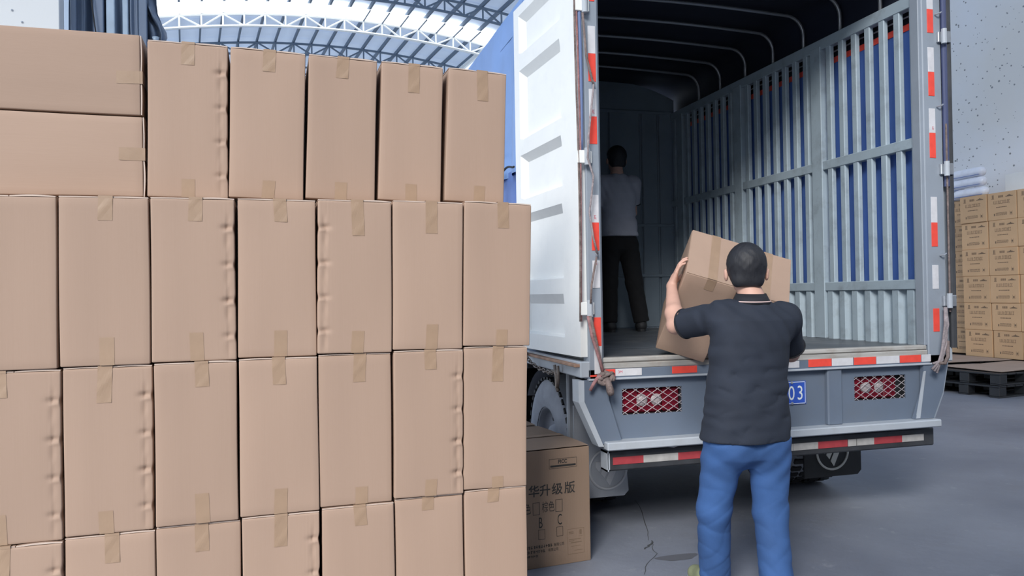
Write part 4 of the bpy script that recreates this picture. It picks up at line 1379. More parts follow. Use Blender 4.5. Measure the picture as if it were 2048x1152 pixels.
def printed_proto():
    root = thing('printed_carton', 'x', 'carton', (0, 0, 0), 'printed cartons by the spotted wall')
    # local: face towards -X, width along Y, origin at the bottom centre
    mb = MB()
    X, Y, Z = [0, BXD], [-BXW / 2, BXW / 2], [0, BXH]
    mb.box((0, -BXW / 2 + 0.002, 0.001), (BXD, BXW / 2 - 0.002, BXH - 0.003), 0.006)
    mb.build('body', M['kraft_gold'], root)
    MB().box((0.004, -BXW / 2 + 0.006, BXH - 0.003), (BXD / 2 - 0.002, BXW / 2 - 0.006, BXH), 0.001).build('top_flap', M['kraft_gold'], root)
    MB().box((BXD / 2 + 0.002, -BXW / 2 + 0.006, BXH - 0.003), (BXD - 0.004, BXW / 2 - 0.006, BXH), 0.001).build('top_flap', M['kraft_gold'], root)
    pr_ = MB()
    r2_ = random.Random(5)

    def q(y0, z0, y1, z1):
        pr_.add([(-0.0012, y0, z0), (-0.0012, y1, z0), (-0.0012, y1, z1), (-0.0012, y0, z1)], [(0, 1, 2, 3)])
    # y runs right to left as seen; a = distance from the left edge as seen

    def bar(a0, a1, z0, z1):
        q(BXW / 2 - a0, z0, BXW / 2 - a1, z1)
    for a in (0.085, 0.105):
        bar(a, a + 0.012, 0.345, 0.40)
    bar(0.075, 0.125, 0.335, 0.342)
    for a in linspace(0.20, 0.275, 5):
        bar(a, a + 0.012, 0.35, 0.385)
    bar(0.33, 0.46, 0.352, 0.364)
    bar(0.36, 0.43, 0.364, 0.374)
    bar(0.385, 0.405, 0.374, 0.386)
    a = 0.115
    while a < 0.40:
        w_ = r2_.uniform(0.010, 0.02)
        bar(a, a + w_, 0.255, 0.262)
        bar(a, a + 0.006, 0.255, 0.305)
        if r2_.random() < 0.6:
            bar(a, a + w_, 0.298, 0.305)
        a += w_ + 0.009
    a = 0.16
    while a < 0.35:
        w_ = r2_.uniform(0.008, 0.02)
        bar(a, a + w_, 0.195, 0.208)
        a += w_ + 0.005
    bar(0.115, 0.135, 0.07, 0.105)
    for z in (0.075, 0.092, 0.108):
        a = 0.15
        while a < 0.345:
            w_ = r2_.uniform(0.01, 0.03)
            bar(a, a + w_, z, z + 0.008)
            a += w_ + 0.005
    bar(0.40, 0.445, 0.065, 0.068)
    bar(0.40, 0.403, 0.065, 0.13)
    bar(0.442, 0.445, 0.065, 0.13)
    bar(0.41, 0.435, 0.08, 0.11)
    tag(pr_.build('print', M['print_soft'], root, recalc=False), kind='stuff')
    return root


proto = printed_proto()
first = True
ROWN = ['bottom row', 'second row up', 'third row up', 'fourth row up', 'fifth row up', 'top row']


def place_printed(x, y, z, yaw, label):
    global first
    if first:
        r_ = proto
        first = False
    else:
        r_ = proto.copy()
        COL.objects.link(r_)
        for c_ in list(proto.children):
            k_ = c_.copy()
            COL.objects.link(k_)
            k_.parent = r_
    r_.location = (x, y, z)
    r_.rotation_euler = (0, 0, yaw)
    ORG[r_.name] = (x, y, z)
    r_['label'] = label
    return r_


for r_i in range(6):
    for c_i in range(3):
        lean = 0.010 * (5 - r_i)
        y = 10.40 - BXW / 2 - c_i * 0.522 + rng.uniform(-0.006, 0.006) - lean + 0.03
        place_printed(10.60 + rng.uniform(-0.012, 0.012), y, 0.336 + r_i * BXH, rng.uniform(-0.012, 0.012),
                      f'printed carton in the {ROWN[r_i]}, {ORD[c_i]} from the lorry, block by the spotted wall')
for r_i in range(6):
    for c_i in range(2):
        place_printed(10.93 + rng.uniform(-0.02, 0.02), 10.95 - BXW / 2 + c_i * 0.535 + 0.04, 0.336 + r_i * BXH, rng.uniform(-0.004, 0.004),
                      f'shaded carton in the {ROWN[r_i]}, {ORD[1 - c_i]} from the lorry, recessed block by spotted wall')


# pallets: two high, front row turned a little
def pallet_proto():
    root = thing('pallet', 'x', 'pallet', (0, 0, 0), 'black plastic pallets')
    for i in range(7):
        a = i * 0.171
        MB().box((a, 0, 0.135), (a + 0.150, 1.0, 0.158), 0.005).build('deck_board', M['pallet'], root)
    for y in (0.0, 0.43, 0.86):
        MB().box((0, y, 0.0), (1.176, y + 0.14, 0.02), 0.004).build('skid', M['pallet'], root)
        for x in (0.0, 0.51, 1.03):
            MB().box((x, y, 0.02), (x + 0.145, y + 0.14, 0.135), 0.006).build('block', M['pallet'], root)
    return root


pp = pallet_proto()
pfirst = True


def place_pallet(x, y, z, yaw, label):
    global pfirst
    if pfirst:
        r_ = pp
        pfirst = False
    else:
        r_ = pp.copy()
        COL.objects.link(r_)
        for c_ in list(pp.children):
            k_ = c_.copy()
            COL.objects.link(k_)
            k_.parent = r_
    r_.location = (x, y, z)
    r_.rotation_euler = (0, 0, yaw)
    r_['label'] = label


PY = rad(9)
ux, uy = Vector((math.cos(PY), math.sin(PY), 0)), Vector((-math.sin(PY), math.cos(PY), 0))
for lev in range(2):
    for k in range(2):
        q = Vector((8.80, 8.10, 0)) + uy * (k * 1.03) + ux * (0.02 * lev)
        place_pallet(q.x, q.y, lev * 0.161, PY, f"black pallet jutting out beside the printed cartons, {'upper' if lev else 'lower'} of the {'nearer' if k == 0 else 'farther'} pile")
for lev in range(2):
    for k in range(3):
        place_pallet(10.36, 8.62 + k * 1.02, lev * 0.161, 0.0, f"black pallet under the printed cartons, {'upper' if lev else 'lower'} one, {ORD[2 - k]} pile from the lorry")
# flattened boards lying over the pallets
for k, (x0, y0, x1, y1, z, yw, lab) in enumerate(((8.93, 8.18, 10.50, 9.15, 0.328, 0.10, 'flattened brown board lying on the pallets before the carton wall, nearer one'),
                                                  (8.80, 9.40, 10.54, 10.9, 0.331, 0.03, 'flattened brown board lying on the pallets before the carton wall, farther one'))):
    fr = Matrix.Translation((x0, y0, z)) @ Matrix.Rotation(yw, 4, 'Z')
    m = MB()
    m.grid(lambda u, w: fr @ Vector((u, w, 0.004 + 0.012 * abs(math.sin(u * 2.2 + w * 1.3)))), linspace(0, x1 - x0, 14), linspace(0, y1 - y0, 10))
    m.grid(lambda u, w: fr @ Vector((u, w, 0.012 * abs(math.sin(u * 2.2 + w * 1.3)) - 0.001)), linspace(0, x1 - x0, 14), linspace(0, y1 - y0, 10))
    b_ = m.build('flattened_board', M['sheet_board'], None, loc=(x0, y0, z))
    tag(b_, lab, 'cardboard', 'flattened boards on the pallets')
# white plastic rolls on top of the stack
ZT = 0.336 + 6 * BXH


def roll(x, y0, y1, z, r, label):
    root = thing('plastic_roll', label, 'plastic roll', (x, (y0 + y1) / 2, z - r), 'white plastic rolls on the carton wall')
    n = 18
    pts = [(x + 0.01 * math.sin(t * 5), lerp(y0, y1, t), z + 0.008 * math.sin(t * 4)) for t in linspace(0, 1, n)]
    rr = [r * (1 - 0.55 * max(0, abs(2 * t - 1) - 0.86) / 0.14) * (1 + 0.03 * math.sin(t * 25)) for t in linspace(0, 1, n)]
    MB().tube(pts, rr, 14).build('roll', M['plastic_bag'], root, smooth=True)
    MB().tube([(x - r * 0.98, lerp(y0, y1, t), z - r * 0.62) for t in linspace(0.05, 0.95, 8)], 0.005, 6).build('fold', M['blue_bag'], root)
    return root


for k, (z, a, b, lab) in enumerate(((ZT + 0.082, 10.08, 10.72, 'lowest'), (ZT + 0.252, 10.12, 10.78, 'middle'), (ZT + 0.412, 10.13, 10.76, 'uppermost'))):
    roll(10.80, a, b, z, 0.0795, f'{lab} of three white plastic rolls piled on the carton wall, clear of the lorry')
for k, (z, lab) in enumerate(((ZT + 0.082, 'lowest'), (ZT + 0.242, 'middle'), (ZT + 0.400, 'uppermost'))):
    roll(11.05, 10.80, 11.42, z, 0.0755, f'{lab} of the white plastic rolls half hidden behind the lorry door edge')
fb = MB().box((11.02, 8.85, ZT), (11.05, 9.95, ZT + 0.33), 0.004).build('foam_board', M['foam'], None, loc=(11.03, 9.4, ZT))
tag(fb, 'white foam board standing on the printed cartons against the spotted wall', 'board')

# ------------------------------------------------------------------ people: signed distance fields turned into one surface


class Field:
    def __init__(s, lo, hi, h):
        s.lo = np.array(lo, float)
        s.h = h
        s.n = np.ceil((np.array(hi, float) - s.lo) / h).astype(int) + 1
        s.F = np.full(s.n, 0.3, np.float32)

    def _sub(s, lo, hi):
        a = np.clip(np.floor((np.array(lo) - s.lo) / s.h).astype(int), 0, s.n - 1)
        b = np.clip(np.ceil((np.array(hi) - s.lo) / s.h).astype(int) + 1, 1, s.n)
        sl = tuple(slice(x, y) for x, y in zip(a, b))
        g = [(s.lo[i] + s.h * np.arange(a[i], b[i])).astype(np.float32) for i in range(3)]
        return sl, g[0][:, None, None], g[1][None, :, None], g[2][None, None, :]

    def merge(s, sl, d, k):
        f = s.F[sl]
        if k > 0:
            m = np.maximum(k - np.abs(f - d), 0) / k
            s.F[sl] = np.minimum(f, d) - m * m * k * 0.25
        else:
            s.F[sl] = np.minimum(f, d)

    def cone(s, a, b, ra, rb, k=0.02, clip_a=False, clip_b=False, flat=None):
        a, b = np.array(a, float), np.array(b, float)
        m = max(ra, rb) + 0.05
        sl, X, Y, Z = s._sub(np.minimum(a, b) - m, np.maximum(a, b) + m)
        d = b - a
        L2 = (d * d).sum()
        t0 = ((X - a[0]) * d[0] + (Y - a[1]) * d[1] + (Z - a[2]) * d[2]) / L2
        t = np.clip(t0, 0, 1)
        dist = np.sqrt((X - a[0] - t * d[0]) ** 2 + (Y - a[1] - t * d[1]) ** 2 + (Z - a[2] - t * d[2]) ** 2) - (ra + (rb - ra) * t)
        L = math.sqrt(L2)
        if clip_b:
            dist = np.maximum(dist, (t0 - 1) * L)
        if clip_a:
            dist = np.maximum(dist, -t0 * L)
        s.merge(sl, dist.astype(np.float32), k)

    def chain(s, pts, rs, k=0.015):
        for i in range(len(pts) - 1):
            s.cone(pts[i], pts[i + 1], rs[i], rs[i + 1], k)

    def ell(s, c, r, k=0.02, R=None, clip=None):
        c = np.array(c, float)
        m = max(r) + 0.05
        sl, X, Y, Z = s._sub(c - m, c + m)
        X, Y, Z = X - c[0], Y - c[1], Z - c[2]
        if R is not None:
            R = np.array(R)
            X, Y, Z = (R[0, i] * X + R[1, i] * Y + R[2, i] * Z for i in range(3))
        q = np.sqrt((X / r[0]) ** 2 + (Y / r[1]) ** 2 + (Z / r[2]) ** 2)
        q2 = np.sqrt((X / r[0] ** 2) ** 2 + (Y / r[1] ** 2) ** 2 + (Z / r[2] ** 2) ** 2) + 1e-6
        d = q * (q - 1) / q2
        if clip is not None:
            d = np.maximum(d, clip(X, Y, Z))
        s.merge(sl, d.astype(np.float32), k)

    def loft(s, secs, k=0.03, yaw=0.0, p=2.3, disp=None):
        """secs: list of (z, cx, cy, half width, half depth); rotated about z by yaw."""
        secs = sorted(secs)
        zs = [q[0] for q in secs]
        cx, cy = np.mean([q[1] for q in secs]), np.mean([q[2] for q in secs])
        m = max(q[3] for q in secs) + 0.12
        sl, X, Y, Z = s._sub((cx - m, cy - m, zs[0] - 0.02), (cx + m, cy + m, zs[-1] + 0.02))
        z1 = Z.ravel()
        it = [np.interp(z1, zs, [q[i] for q in secs]).astype(np.float32)[None, None, :] for i in (1, 2, 3, 4)]
        dx, dy = X - it[0], Y - it[1]
        c, s_ = math.cos(yaw), math.sin(yaw)
        u, v = dx * c + dy * s_, -dx * s_ + dy * c
        g = (np.abs(u / it[2]) ** p + np.abs(v / it[3]) ** p) ** (1 / p)
        d = (g - 1) * np.minimum(it[2], it[3])
        if disp is not None:
            d = d + disp(u, v, Z)
        d = np.maximum(d, np.maximum(zs[0] - Z, Z - zs[-1]))
        s.merge(sl, d.astype(np.float32), k)

    def add(s, lo, hi, fn):
        sl, X, Y, Z = s._sub(lo, hi)
        s.F[sl] += fn(X, Y, Z).astype(np.float32)

    def cut(s, fn):
        sl, X, Y, Z = s._sub(s.lo, s.lo + s.h * (s.n - 1))
        s.F = np.maximum(s.F, fn(X, Y, Z).astype(np.float32))

    def surface(s):
        """naive surface nets."""
        F = s.F
        F[0], F[-1], F[:, 0], F[:, -1], F[:, :, 0], F[:, :, -1] = (np.maximum(q, 0.01) for q in (F[0], F[-1], F[:, 0], F[:, -1], F[:, :, 0], F[:, :, -1]))
        inside = F < 0
        cnt = np.zeros(tuple(s.n - 1), np.int8)
        for i in (0, 1):
            for j in (0, 1):
                for k in (0, 1):
                    cnt += inside[i:s.n[0] - 1 + i, j:s.n[1] - 1 + j, k:s.n[2] - 1 + k]
        act = (cnt > 0) & (cnt < 8)
        I = np.argwhere(act)
        idx = np.full(act.shape, -1, np.int32)
        idx[act] = np.arange(len(I))
        acc = np.zeros((len(I), 3))
        num = np.zeros(len(I))
        corners = [(i, j, k) for i in (0, 1) for j in (0, 1) for k in (0, 1)]
        val = {c: F[I[:, 0] + c[0], I[:, 1] + c[1], I[:, 2] + c[2]] for c in corners}
        for c in corners:
            for ax in range(3):
                if c[ax] == 0:
                    e = list(c)
                    e[ax] = 1
                    a, b = val[c], val[tuple(e)]
                    m = (a < 0) != (b < 0)
                    t = np.where(m, a / np.where(m, a - b, 1), 0)
                    p = np.tile(np.array(c, float), (len(I), 1))
                    p[:, ax] = t
                    acc += p * m[:, None]
                    num += m
        V = s.lo + s.h * (I + acc / num[:, None])
        Q = []
        for ax in range(3):
            o1, o2 = [a for a in range(3) if a != ax]
            A = [slice(1, -1)] * 3
            A[ax] = slice(0, -1)
            B = [slice(1, -1)] * 3
            B[ax] = slice(1, None)
            f0, f1 = inside[tuple(A)], inside[tuple(B)]
            for flip, mm in ((False, f0 & ~f1), (True, ~f0 & f1)):
                P = np.argwhere(mm)
                P[:, o1] += 1
                P[:, o2] += 1
                q = []
                for d1, d2 in ((0, 0), (-1, 0), (-1, -1), (0, -1)):
                    R_ = P.copy()
                    R_[:, o1] += d1
                    R_[:, o2] += d2
                    q.append(idx[R_[:, 0], R_[:, 1], R_[:, 2]])
                q = np.stack(q, 1)
                if flip != (ax == 1):
                    q = q[:, ::-1]
                Q.append(q)
        Q = np.concatenate(Q)
        Q = Q[(Q >= 0).all(1)]
        return V, Q

    def build(s, name, mat, parent, relax=1):
        V, Q = s.surface()
        # light relaxation against grid stepping
        for _ in range(relax):
            acc = np.zeros_like(V)
            n = np.zeros(len(V))
            for i in range(4):
                a, b = Q[:, i], Q[:, (i + 1) % 4]
                np.add.at(acc, a, V[b])
                np.add.at(n, a, 1)
            V = 0.5 * V + 0.5 * acc / np.maximum(n, 1)[:, None]
        return obj(name, V.tolist(), Q.tolist(), mat, parent, smooth=True, recalc=True)


def unit(v):
    v = np.array(v, float)
    return v / np.linalg.norm(v)


def hand(F, wrist, d, nrm, side, curl=(0.35, 0.5, 0.35), scale=1.0, thumb_out=0.6, spread=0.08):
    """wrist point, d = towards fingers, nrm = palm side (grip) normal, side = thumb side."""
    w, d, nrm, side = np.array(wrist, float), unit(d), unit(nrm), unit(side)
    S = scale
    # palm: fan of cones to the knuckles
    kn = []
    for i, off in enumerate((0.031, 0.0105, -0.0105, -0.031)):
        k_ = w + d * (0.088 - 0.004 * abs(i - 1.2)) * S + side * off * S
        kn.append(k_)
        F.cone(w + side * off * 0.55 * S + d * 0.012, k_, 0.0145 * S, 0.0105 * S, 0.012)
    F.cone(w, w + d * 0.05 * S, 0.021 * S, 0.018 * S, 0.02)
    lens = ((0.042, 0.025, 0.020), (0.047, 0.029, 0.022), (0.043, 0.027, 0.021), (0.033, 0.020, 0.018))
    for i, k_ in enumerate(kn):
        p = k_
        ang = 0.0
        sp = (1.5 - i) * spread
        r = (0.0096, 0.0096, 0.0092, 0.0084)[i] * S
        for j, L in enumerate(lens[i]):
            ang += curl[j] * (1 + 0.08 * i)
            v = unit(d * math.cos(ang) + nrm * math.sin(ang) + side * sp)
            q = p + v * L * S
            F.cone(p, q, r * (1 - 0.06 * j), r * (0.94 - 0.06 * j), 0.004)
            p = q
    # thumb from the side of the palm near its base
    b0 = w + d * 0.022 * S + side * 0.022 * S + nrm * 0.006
    b1 = b0 + unit(d * 0.55 + side * thumb_out + nrm * 0.45) * 0.042 * S
    b2 = b1 + unit(d * 0.8 + side * thumb_out * 0.5 + nrm * 0.45) * 0.032 * S
    b3 = b2 + unit(d * 0.9 + side * 0.05 + nrm * 0.5) * 0.024 * S
    F.cone(b0, b1, 0.0155 * S, 0.012 * S, 0.012)
    F.cone(b1, b2, 0.0115 * S, 0.0105 * S, 0.004)
    F.cone(b2, b3, 0.0105 * S, 0.0085 * S, 0.004)


def person(label, J, mats, h, base, cap=True, yaw=0.0, head_yaw=0.0, detail=True, shoes='shoe', s=1.0, folds=1.0):
    """J: joints in world coordinates; facing +Y before yaw."""
    root = thing('person', label, 'person', base)
    if not detail:
        root['group'] = None
        del root['group']
    A = {k: np.array(v, float) for k, v in J.items()}
    P = np.array(list(A.values()))
    lo, hi = P.min(0) - 0.30, P.max(0) + 0.30
    lo[2] = base[2] - 0.02
    fw = np.array([-math.sin(yaw), math.cos(yaw), 0])
    rt = np.array([math.cos(yaw), math.sin(yaw), 0])
    hf = np.array([-math.sin(head_yaw), math.cos(head_yaw), 0])
    hr = np.array([math.cos(head_yaw), math.sin(head_yaw), 0])
    up = np.array([0, 0, 1.0])
    HR = np.stack([hr, hf, up], 1)
    hd = A['head']
    # ---- skin: one continuous body
    F = Field(lo, hi, h)
    tz0, tz1 = A['pelvis'][2] - 0.06, A['neck'][2] - 0.05
    chest = A['chest']
    pel = A['pelvis']
    F.loft([(pel[2] - 0.08, pel[0], pel[1], 0.145 * s, 0.10 * s), (pel[2] + 0.02, pel[0], pel[1], 0.15 * s, 0.10 * s), (pel[2] + 0.18, lerp(pel[0], chest[0], .4), lerp(pel[1], chest[1], .4), 0.135 * s, 0.09 * s),
            (chest[2], chest[0], chest[1], 0.155 * s, 0.105 * s), (A['neck'][2] - 0.05, A['neck'][0], A['neck'][1], 0.10 * s, 0.065 * s)], yaw=yaw)
    F.chain([A['neck'] - up * 0.06, A['neck'], hd - up * 0.04 - hf * 0.015], [0.068 * s, 0.056 * s, 0.056 * s], 0.03)
    # head
    F.ell(hd + up * 0.025 - hf * 0.008, (0.074 * s, 0.094 * s, 0.098 * s), 0.03, HR)
    F.ell(hd - up * 0.045 + hf * 0.028, (0.058 * s, 0.066 * s, 0.066 * s), 0.03, HR)
    F.cone(hd - up * 0.088 + hf * 0.062, hd - up * 0.084 + hf * 0.066, 0.022 * s, 0.02 * s, 0.03)
    # nose, brow, lips, ears
    F.cone(hd + up * 0.012 + hf * 0.083, hd - up * 0.026 + hf * 0.104, 0.008, 0.012, 0.012)
    F.cone(hd - up * 0.030 + hf * 0.094 - hr * 0.012, hd - up * 0.030 + hf * 0.094 + hr * 0.012, 0.008, 0.008, 0.008)
    F.cone(hd + up * 0.020 + hf * 0.080 - hr * 0.036, hd + up * 0.020 + hf * 0.080 + hr * 0.036, 0.010, 0.010, 0.012)
    F.cone(hd - up * 0.054 + hf * 0.088 - hr * 0.020, hd - up * 0.054 + hf * 0.088 + hr * 0.020, 0.007, 0.007, 0.006)
    F.cone(hd - up * 0.064 + hf * 0.085 - hr * 0.016, hd - up * 0.064 + hf * 0.085 + hr * 0.016, 0.007, 0.007, 0.006)
    for sg in (-1, 1):
        F.ell(hd + hr * sg * 0.093 * s - hf * 0.008 - up * 0.014, (0.010, 0.021, 0.033), 0.008, HR)
        F.cone(hd + hr * sg * 0.098 * s - hf * 0.020 + up * 0.006, hd + hr * sg * 0.096 * s - hf * 0.016 - up * 0.026, 0.007, 0.006, 0.005)
    for sd_ in ('L', 'R'):
        sh_, el, wr = A['sh' + sd_], A['el' + sd_], A['wr' + sd_]
        F.chain([sh_, lerp(sh_, el, 0.35), el], [0.052 * s, 0.050 * s, 0.040 * s], 0.03)
        F.chain([el, lerp(el, wr, 0.3), wr], [0.040 * s, 0.044 * s, 0.027 * s], 0.02)
        hp_, kn_, an = A['hip' + sd_], A['kn' + sd_], A['an' + sd_]
        F.chain([hp_, kn_], [0.076 * s, 0.052 * s], 0.03)
        F.chain([kn_, lerp(kn_, an, .3), an], [0.052 * s, 0.052 * s, 0.036 * s], 0.02)
        toe = A['toe' + sd_]
        F.chain([an - up * 0.02, lerp(an, toe, 0.6) - up * 0.02, toe], [0.036 * s, 0.032 * s, 0.026 * s], 0.02)
        hd_ = J['hand' + sd_]
        hand(F, wr, hd_[0], hd_[1], hd_[2], scale=0.98 * s, **hd_[3])
    body = F.build('body', mats['skin'], root)
    for sg in (-1, 1):
        p_ = hd + hr * sg * 0.031 + hf * 0.076 + up * 0.003
        MB().lathe([(0.0, -0.011), (0.008, -0.008), (0.011, 0), (0.008, 0.008), (0.0, 0.011)], tuple(p_), 'z', 12).build('eye', mats['eye'], body, smooth=True)
    # ---- shirt
    G = Field(lo, hi, h)
    fd = folds

    def wr_(u, v, Z):
        back = 1.0
        q1 = np.sin(Z * 46 + u * 13 + 2.2 * np.sin(u * 11 + 1.0) + 1.4 * np.sin(Z * 17 + u * 6))
        q2 = np.sin(Z * 71 - u * 27 + 2.0 * np.sin(Z * 23 + u * 14))
        c1 = (1 - np.abs(np.sin(0.5 * (Z * 48 + u * 15 + 2.0 * np.sin(u * 10 + 1.0) + 1.3 * np.sin(Z * 19 + u * 5))))) ** 3
        c2 = (1 - np.abs(np.sin(0.5 * (Z * 60 - u * 26 + 1.8 * np.sin(Z * 21 + u * 12))))) ** 3
        w = (0.0016 * q1 + 0.0012 * q2 + 0.0058 * c1 * np.clip(0.55 + 0.6 * q2, 0, 1) + 0.0050 * c2 * np.clip(0.3 + 0.7 * q1, 0, 1)) * np.clip((A['neck'][2] - 0.14 - Z) * 4, 0.1, 1)
        w = w + 0.003 * np.sin(u * 34 + Z * 5 + np.sin(Z * 11)) * np.clip((pel[2] + 0.10 - Z) * 5, 0, 1)
        return w * fd * back
    hem = J['hem_z']
    hw = J.get('hem_w', 0.215)
    mid = lambda t: pel + (A['neck'] - pel) * t
    H_ = A['neck'][2] - pel[2]
    G.loft([(hem - 0.05, pel[0], pel[1], hw, 0.152), (hem, pel[0], pel[1], hw, 0.152), (pel[2] + 0.10, *mid(.18)[:2], hw * 0.95, 0.142), (pel[2] + H_ * 0.42, *mid(.42)[:2], hw * 0.90, 0.125),
            (pel[2] + H_ * 0.68, *mid(.68)[:2], hw * 0.93, 0.128), (pel[2] + H_ * 0.84, *mid(.84)[:2], hw * 0.88, 0.112), (A['neck'][2] - 0.045, *A['neck'][:2], 0.115, 0.085), (A['neck'][2] - 0.01, *A['neck'][:2], 0.068, 0.066)], 0.02, yaw=yaw, disp=wr_)
    for sd_ in ('L', 'R'):
        sh_, el = A['sh' + sd_], A['el' + sd_]
        f_ = J.get('sleeve', 0.80)
        end = lerp(sh_, el, f_)
        G.cone(A['neck'] - up * 0.07, sh_, 0.062, 0.070 * s, 0.05)
        G.cone(sh_, end, 0.076 * s, 0.070 * s, 0.035, clip_b=True)
        G.cone(sh_ - up * 0.02, lerp(mid(.62), sh_, .55), 0.060, 0.07, 0.05)
    a_, b_ = A['shL'], A['shR']
    G.add(lo, hi, lambda X, Y, Z: 0.0028 * fd * np.sin(X * 75 + Z * 40 + 3 * np.sin(Y * 20)) * np.clip((Z - A['neck'][2] + 0.35) * 6, 0, 1))
    # crisp hem, and hollow out nothing: cut flat below
    for sd_ in ('L', 'R'):
        pass
    G.cut(lambda X, Y, Z: (hem + 0.0015 * np.sin(X * 25)) - Z)
    G.build('shirt', mats['shirt'], root)
    # ---- trousers
    T = Field(lo, hi, h)
    cr = J['crotch_z']
    T.loft([(cr - 0.005, pel[0], pel[1], 0.05 * s, 0.05 * s), (cr + 0.045, pel[0], pel[1], 0.14 * s, 0.105 * s), (pel[2] - 0.09, pel[0], pel[1], 0.182 * s, 0.118 * s), (hem + 0.02, pel[0], pel[1], 0.176 * s, 0.112 * s), (hem + 0.07, pel[0], pel[1], 0.160 * s, 0.095 * s)], 0.02, yaw=yaw)
    lr = J.get('leg_r', (0.098, 0.084, 0.078))
    for sd_, sg in (('L', -1), ('R', 1)):
        hp_, kn_, an = A['hip' + sd_], A['kn' + sd_], A['an' + sd_]
        dr_ = unit(an - kn_)
        end = an + dr_ * 0.015
        T.cone(hp_ - up * 0.04, lerp(hp_, kn_, 0.35), lr[0] * 1.06 * s, lr[0] * 0.98 * s, 0.03)
        T.cone(lerp(hp_, kn_, 0.35), kn_, lr[0] * 0.98 * s, lr[1] * s, 0.02)
        T.cone(kn_, end, lr[1] * s, lr[2] * s, 0.03, clip_b=True)
        # seat pocket bulge
        T.ell(pel + rt * sg * 0.078 - fw * 0.040 - up * 0.10, (0.080 * s, 0.080 * s, 0.085 * s), 0.05)
    kz = A['knL'][2]
    def jw(X, Y, Z):
        dx = np.where(X < pel[0], X - A['knL'][0], X - A['knR'][0])
        q1 = np.sin(Z * 52 + dx * 38 + 2.4 * np.sin(dx * 17 + Z * 9) + 1.2 * np.sin(Z * 21))
        q2 = np.sin(Z * 33 - dx * 55 + 1.8 * np.sin(Z * 27 + Y * 12))
        q3 = np.sin(Z * 60 - np.abs(X - pel[0]) * 60)
        m1 = np.exp(-((Z - kz + 0.02) / 0.13) ** 2)
        m2 = np.exp(-((Z - base[2] - 0.12) / 0.12) ** 2)
        m3 = np.exp(-((Z - cr + 0.02) / 0.08) ** 2)
        c1 = (1 - np.abs(np.sin(0.5 * (Z * 52 + dx * 45 + 2.2 * np.sin(dx * 19 + Z * 8) + 1.0 * np.sin(Z * 23))))) ** 3
        c2 = (1 - np.abs(np.sin(0.5 * (Z * 44 - dx * 62 + 1.8 * np.sin(Z * 27 + Y * 12) + 1.3)))) ** 3
        return fd * (0.0012 * q1 * (0.4 + m2) + 0.0010 * q2 + 0.0042 * c1 * (0.12 + m1 + 0.8 * m2) + 0.0036 * c2 * (0.10 + m1 * 0.6 + 0.8 * m2) + 0.0025 * q3 * m3)
    T.add(lo, hi, jw)
    T.cut(lambda X, Y, Z: Z - (hem + 0.012))
    jn = T.build('trousers', mats['trousers'], root)
    # ---- hair and cap
    hh = min(h, 0.006)
    Hf = Field(hd - 0.20, hd + 0.22, hh)
    hk = 0.0 if cap else 1.0
    Hf.ell(hd + up * (0.022 + 0.006 * hk) - hf * 0.012, ((0.0865 + 0.0065 * hk) * s, (0.102 + 0.005 * hk) * s, (0.107 + 0.006 * hk) * s), 0.0, HR)
    if not cap:
        Hf.ell(hd + up * 0.045 - hf * 0.055, (0.078 * s, 0.055 * s, 0.072 * s), 0.03, HR)
        Hf.add(hd - 0.20, hd + 0.22, lambda X, Y, Z: 0.0009 * np.sin(np.arctan2(X - hd[0], Y - hd[1]) * 17 + 3 * np.sin(Z * 60)) + 0.0005 * np.sin(Z * 170 + X * 90 + 2 * np.sin(Y * 70)))
    Hf.cone(hd - up * 0.045 - hf * 0.062 - hr * 0.035, hd - up * 0.045 - hf * 0.062 + hr * 0.035, 0.036, 0.036, 0.03)
    hl = -0.078 if cap else -0.074

    def trim(X, Y, Z):
        x, y, z = X - hd[0], Y - hd[1], Z - hd[2]
        f_ = x * hf[0] + y * hf[1]
        return np.maximum(np.maximum(hl - z, f_ - 0.085), np.minimum((f_ + 0.012) * 0.9, 0.046 + 0.3 * f_ - z))
    Hf.cut(trim)
    hr_o = Hf.build('hair', mats['hair'], root)
    if cap:
        Cf = Field(hd - 0.24, hd + 0.24, hh)
        Cf.ell(hd + up * 0.030 - hf * 0.008, (0.0895 * s, 0.107 * s, 0.105 * s), 0.0, HR)
        Cf.cut(lambda X, Y, Z: (0.020 + 0.03 * ((X - hd[0]) * hf[0] + (Y - hd[1]) * hf[1])) - (Z - hd[2]))
        Cf.add(hd - 0.24, hd + 0.24, lambda X, Y, Z: 0.0012 * np.sin(np.arctan2((X - hd[0]) * hr[0] + (Y - hd[1]) * hr[1], (X - hd[0]) * hf[0] + (Y - hd[1]) * hf[1]) * 6) * 1.0 + 0.0012 * np.sin(Z * 90 + X * 60))
        cp = Cf.build('cap', mats['cap'], root)
        # peak at the front, button on top
        bm_ = MB()

        def peak(a, t, dz):
            c0 = hd + up * (0.038 + dz) + hf * (0.085 + 0.075 * t * math.cos(a * 0.9)) + hr * (0.078 * math.sin(a)) - hf * (0.055 * (1 - math.cos(a)))
            return c0 - up * (0.018 * t + 0.02 * abs(math.sin(a)) ** 2)
        for dz in (0.0, 0.004):
            bm_.grid(lambda a, t: peak(a, t, dz), linspace(-1.15, 1.15, 15), linspace(0, 1, 6))
        bm_.build('peak', mats['cap'], cp, smooth=True)
        MB().lathe([(0.0, 0.006), (0.008, 0.004), (0.010, 0.0)], tuple(hd + up * 0.137 - hf * 0.006), 'z', 12).build('button', mats['cap'], cp)
        # band along the lower edge
        ring = []
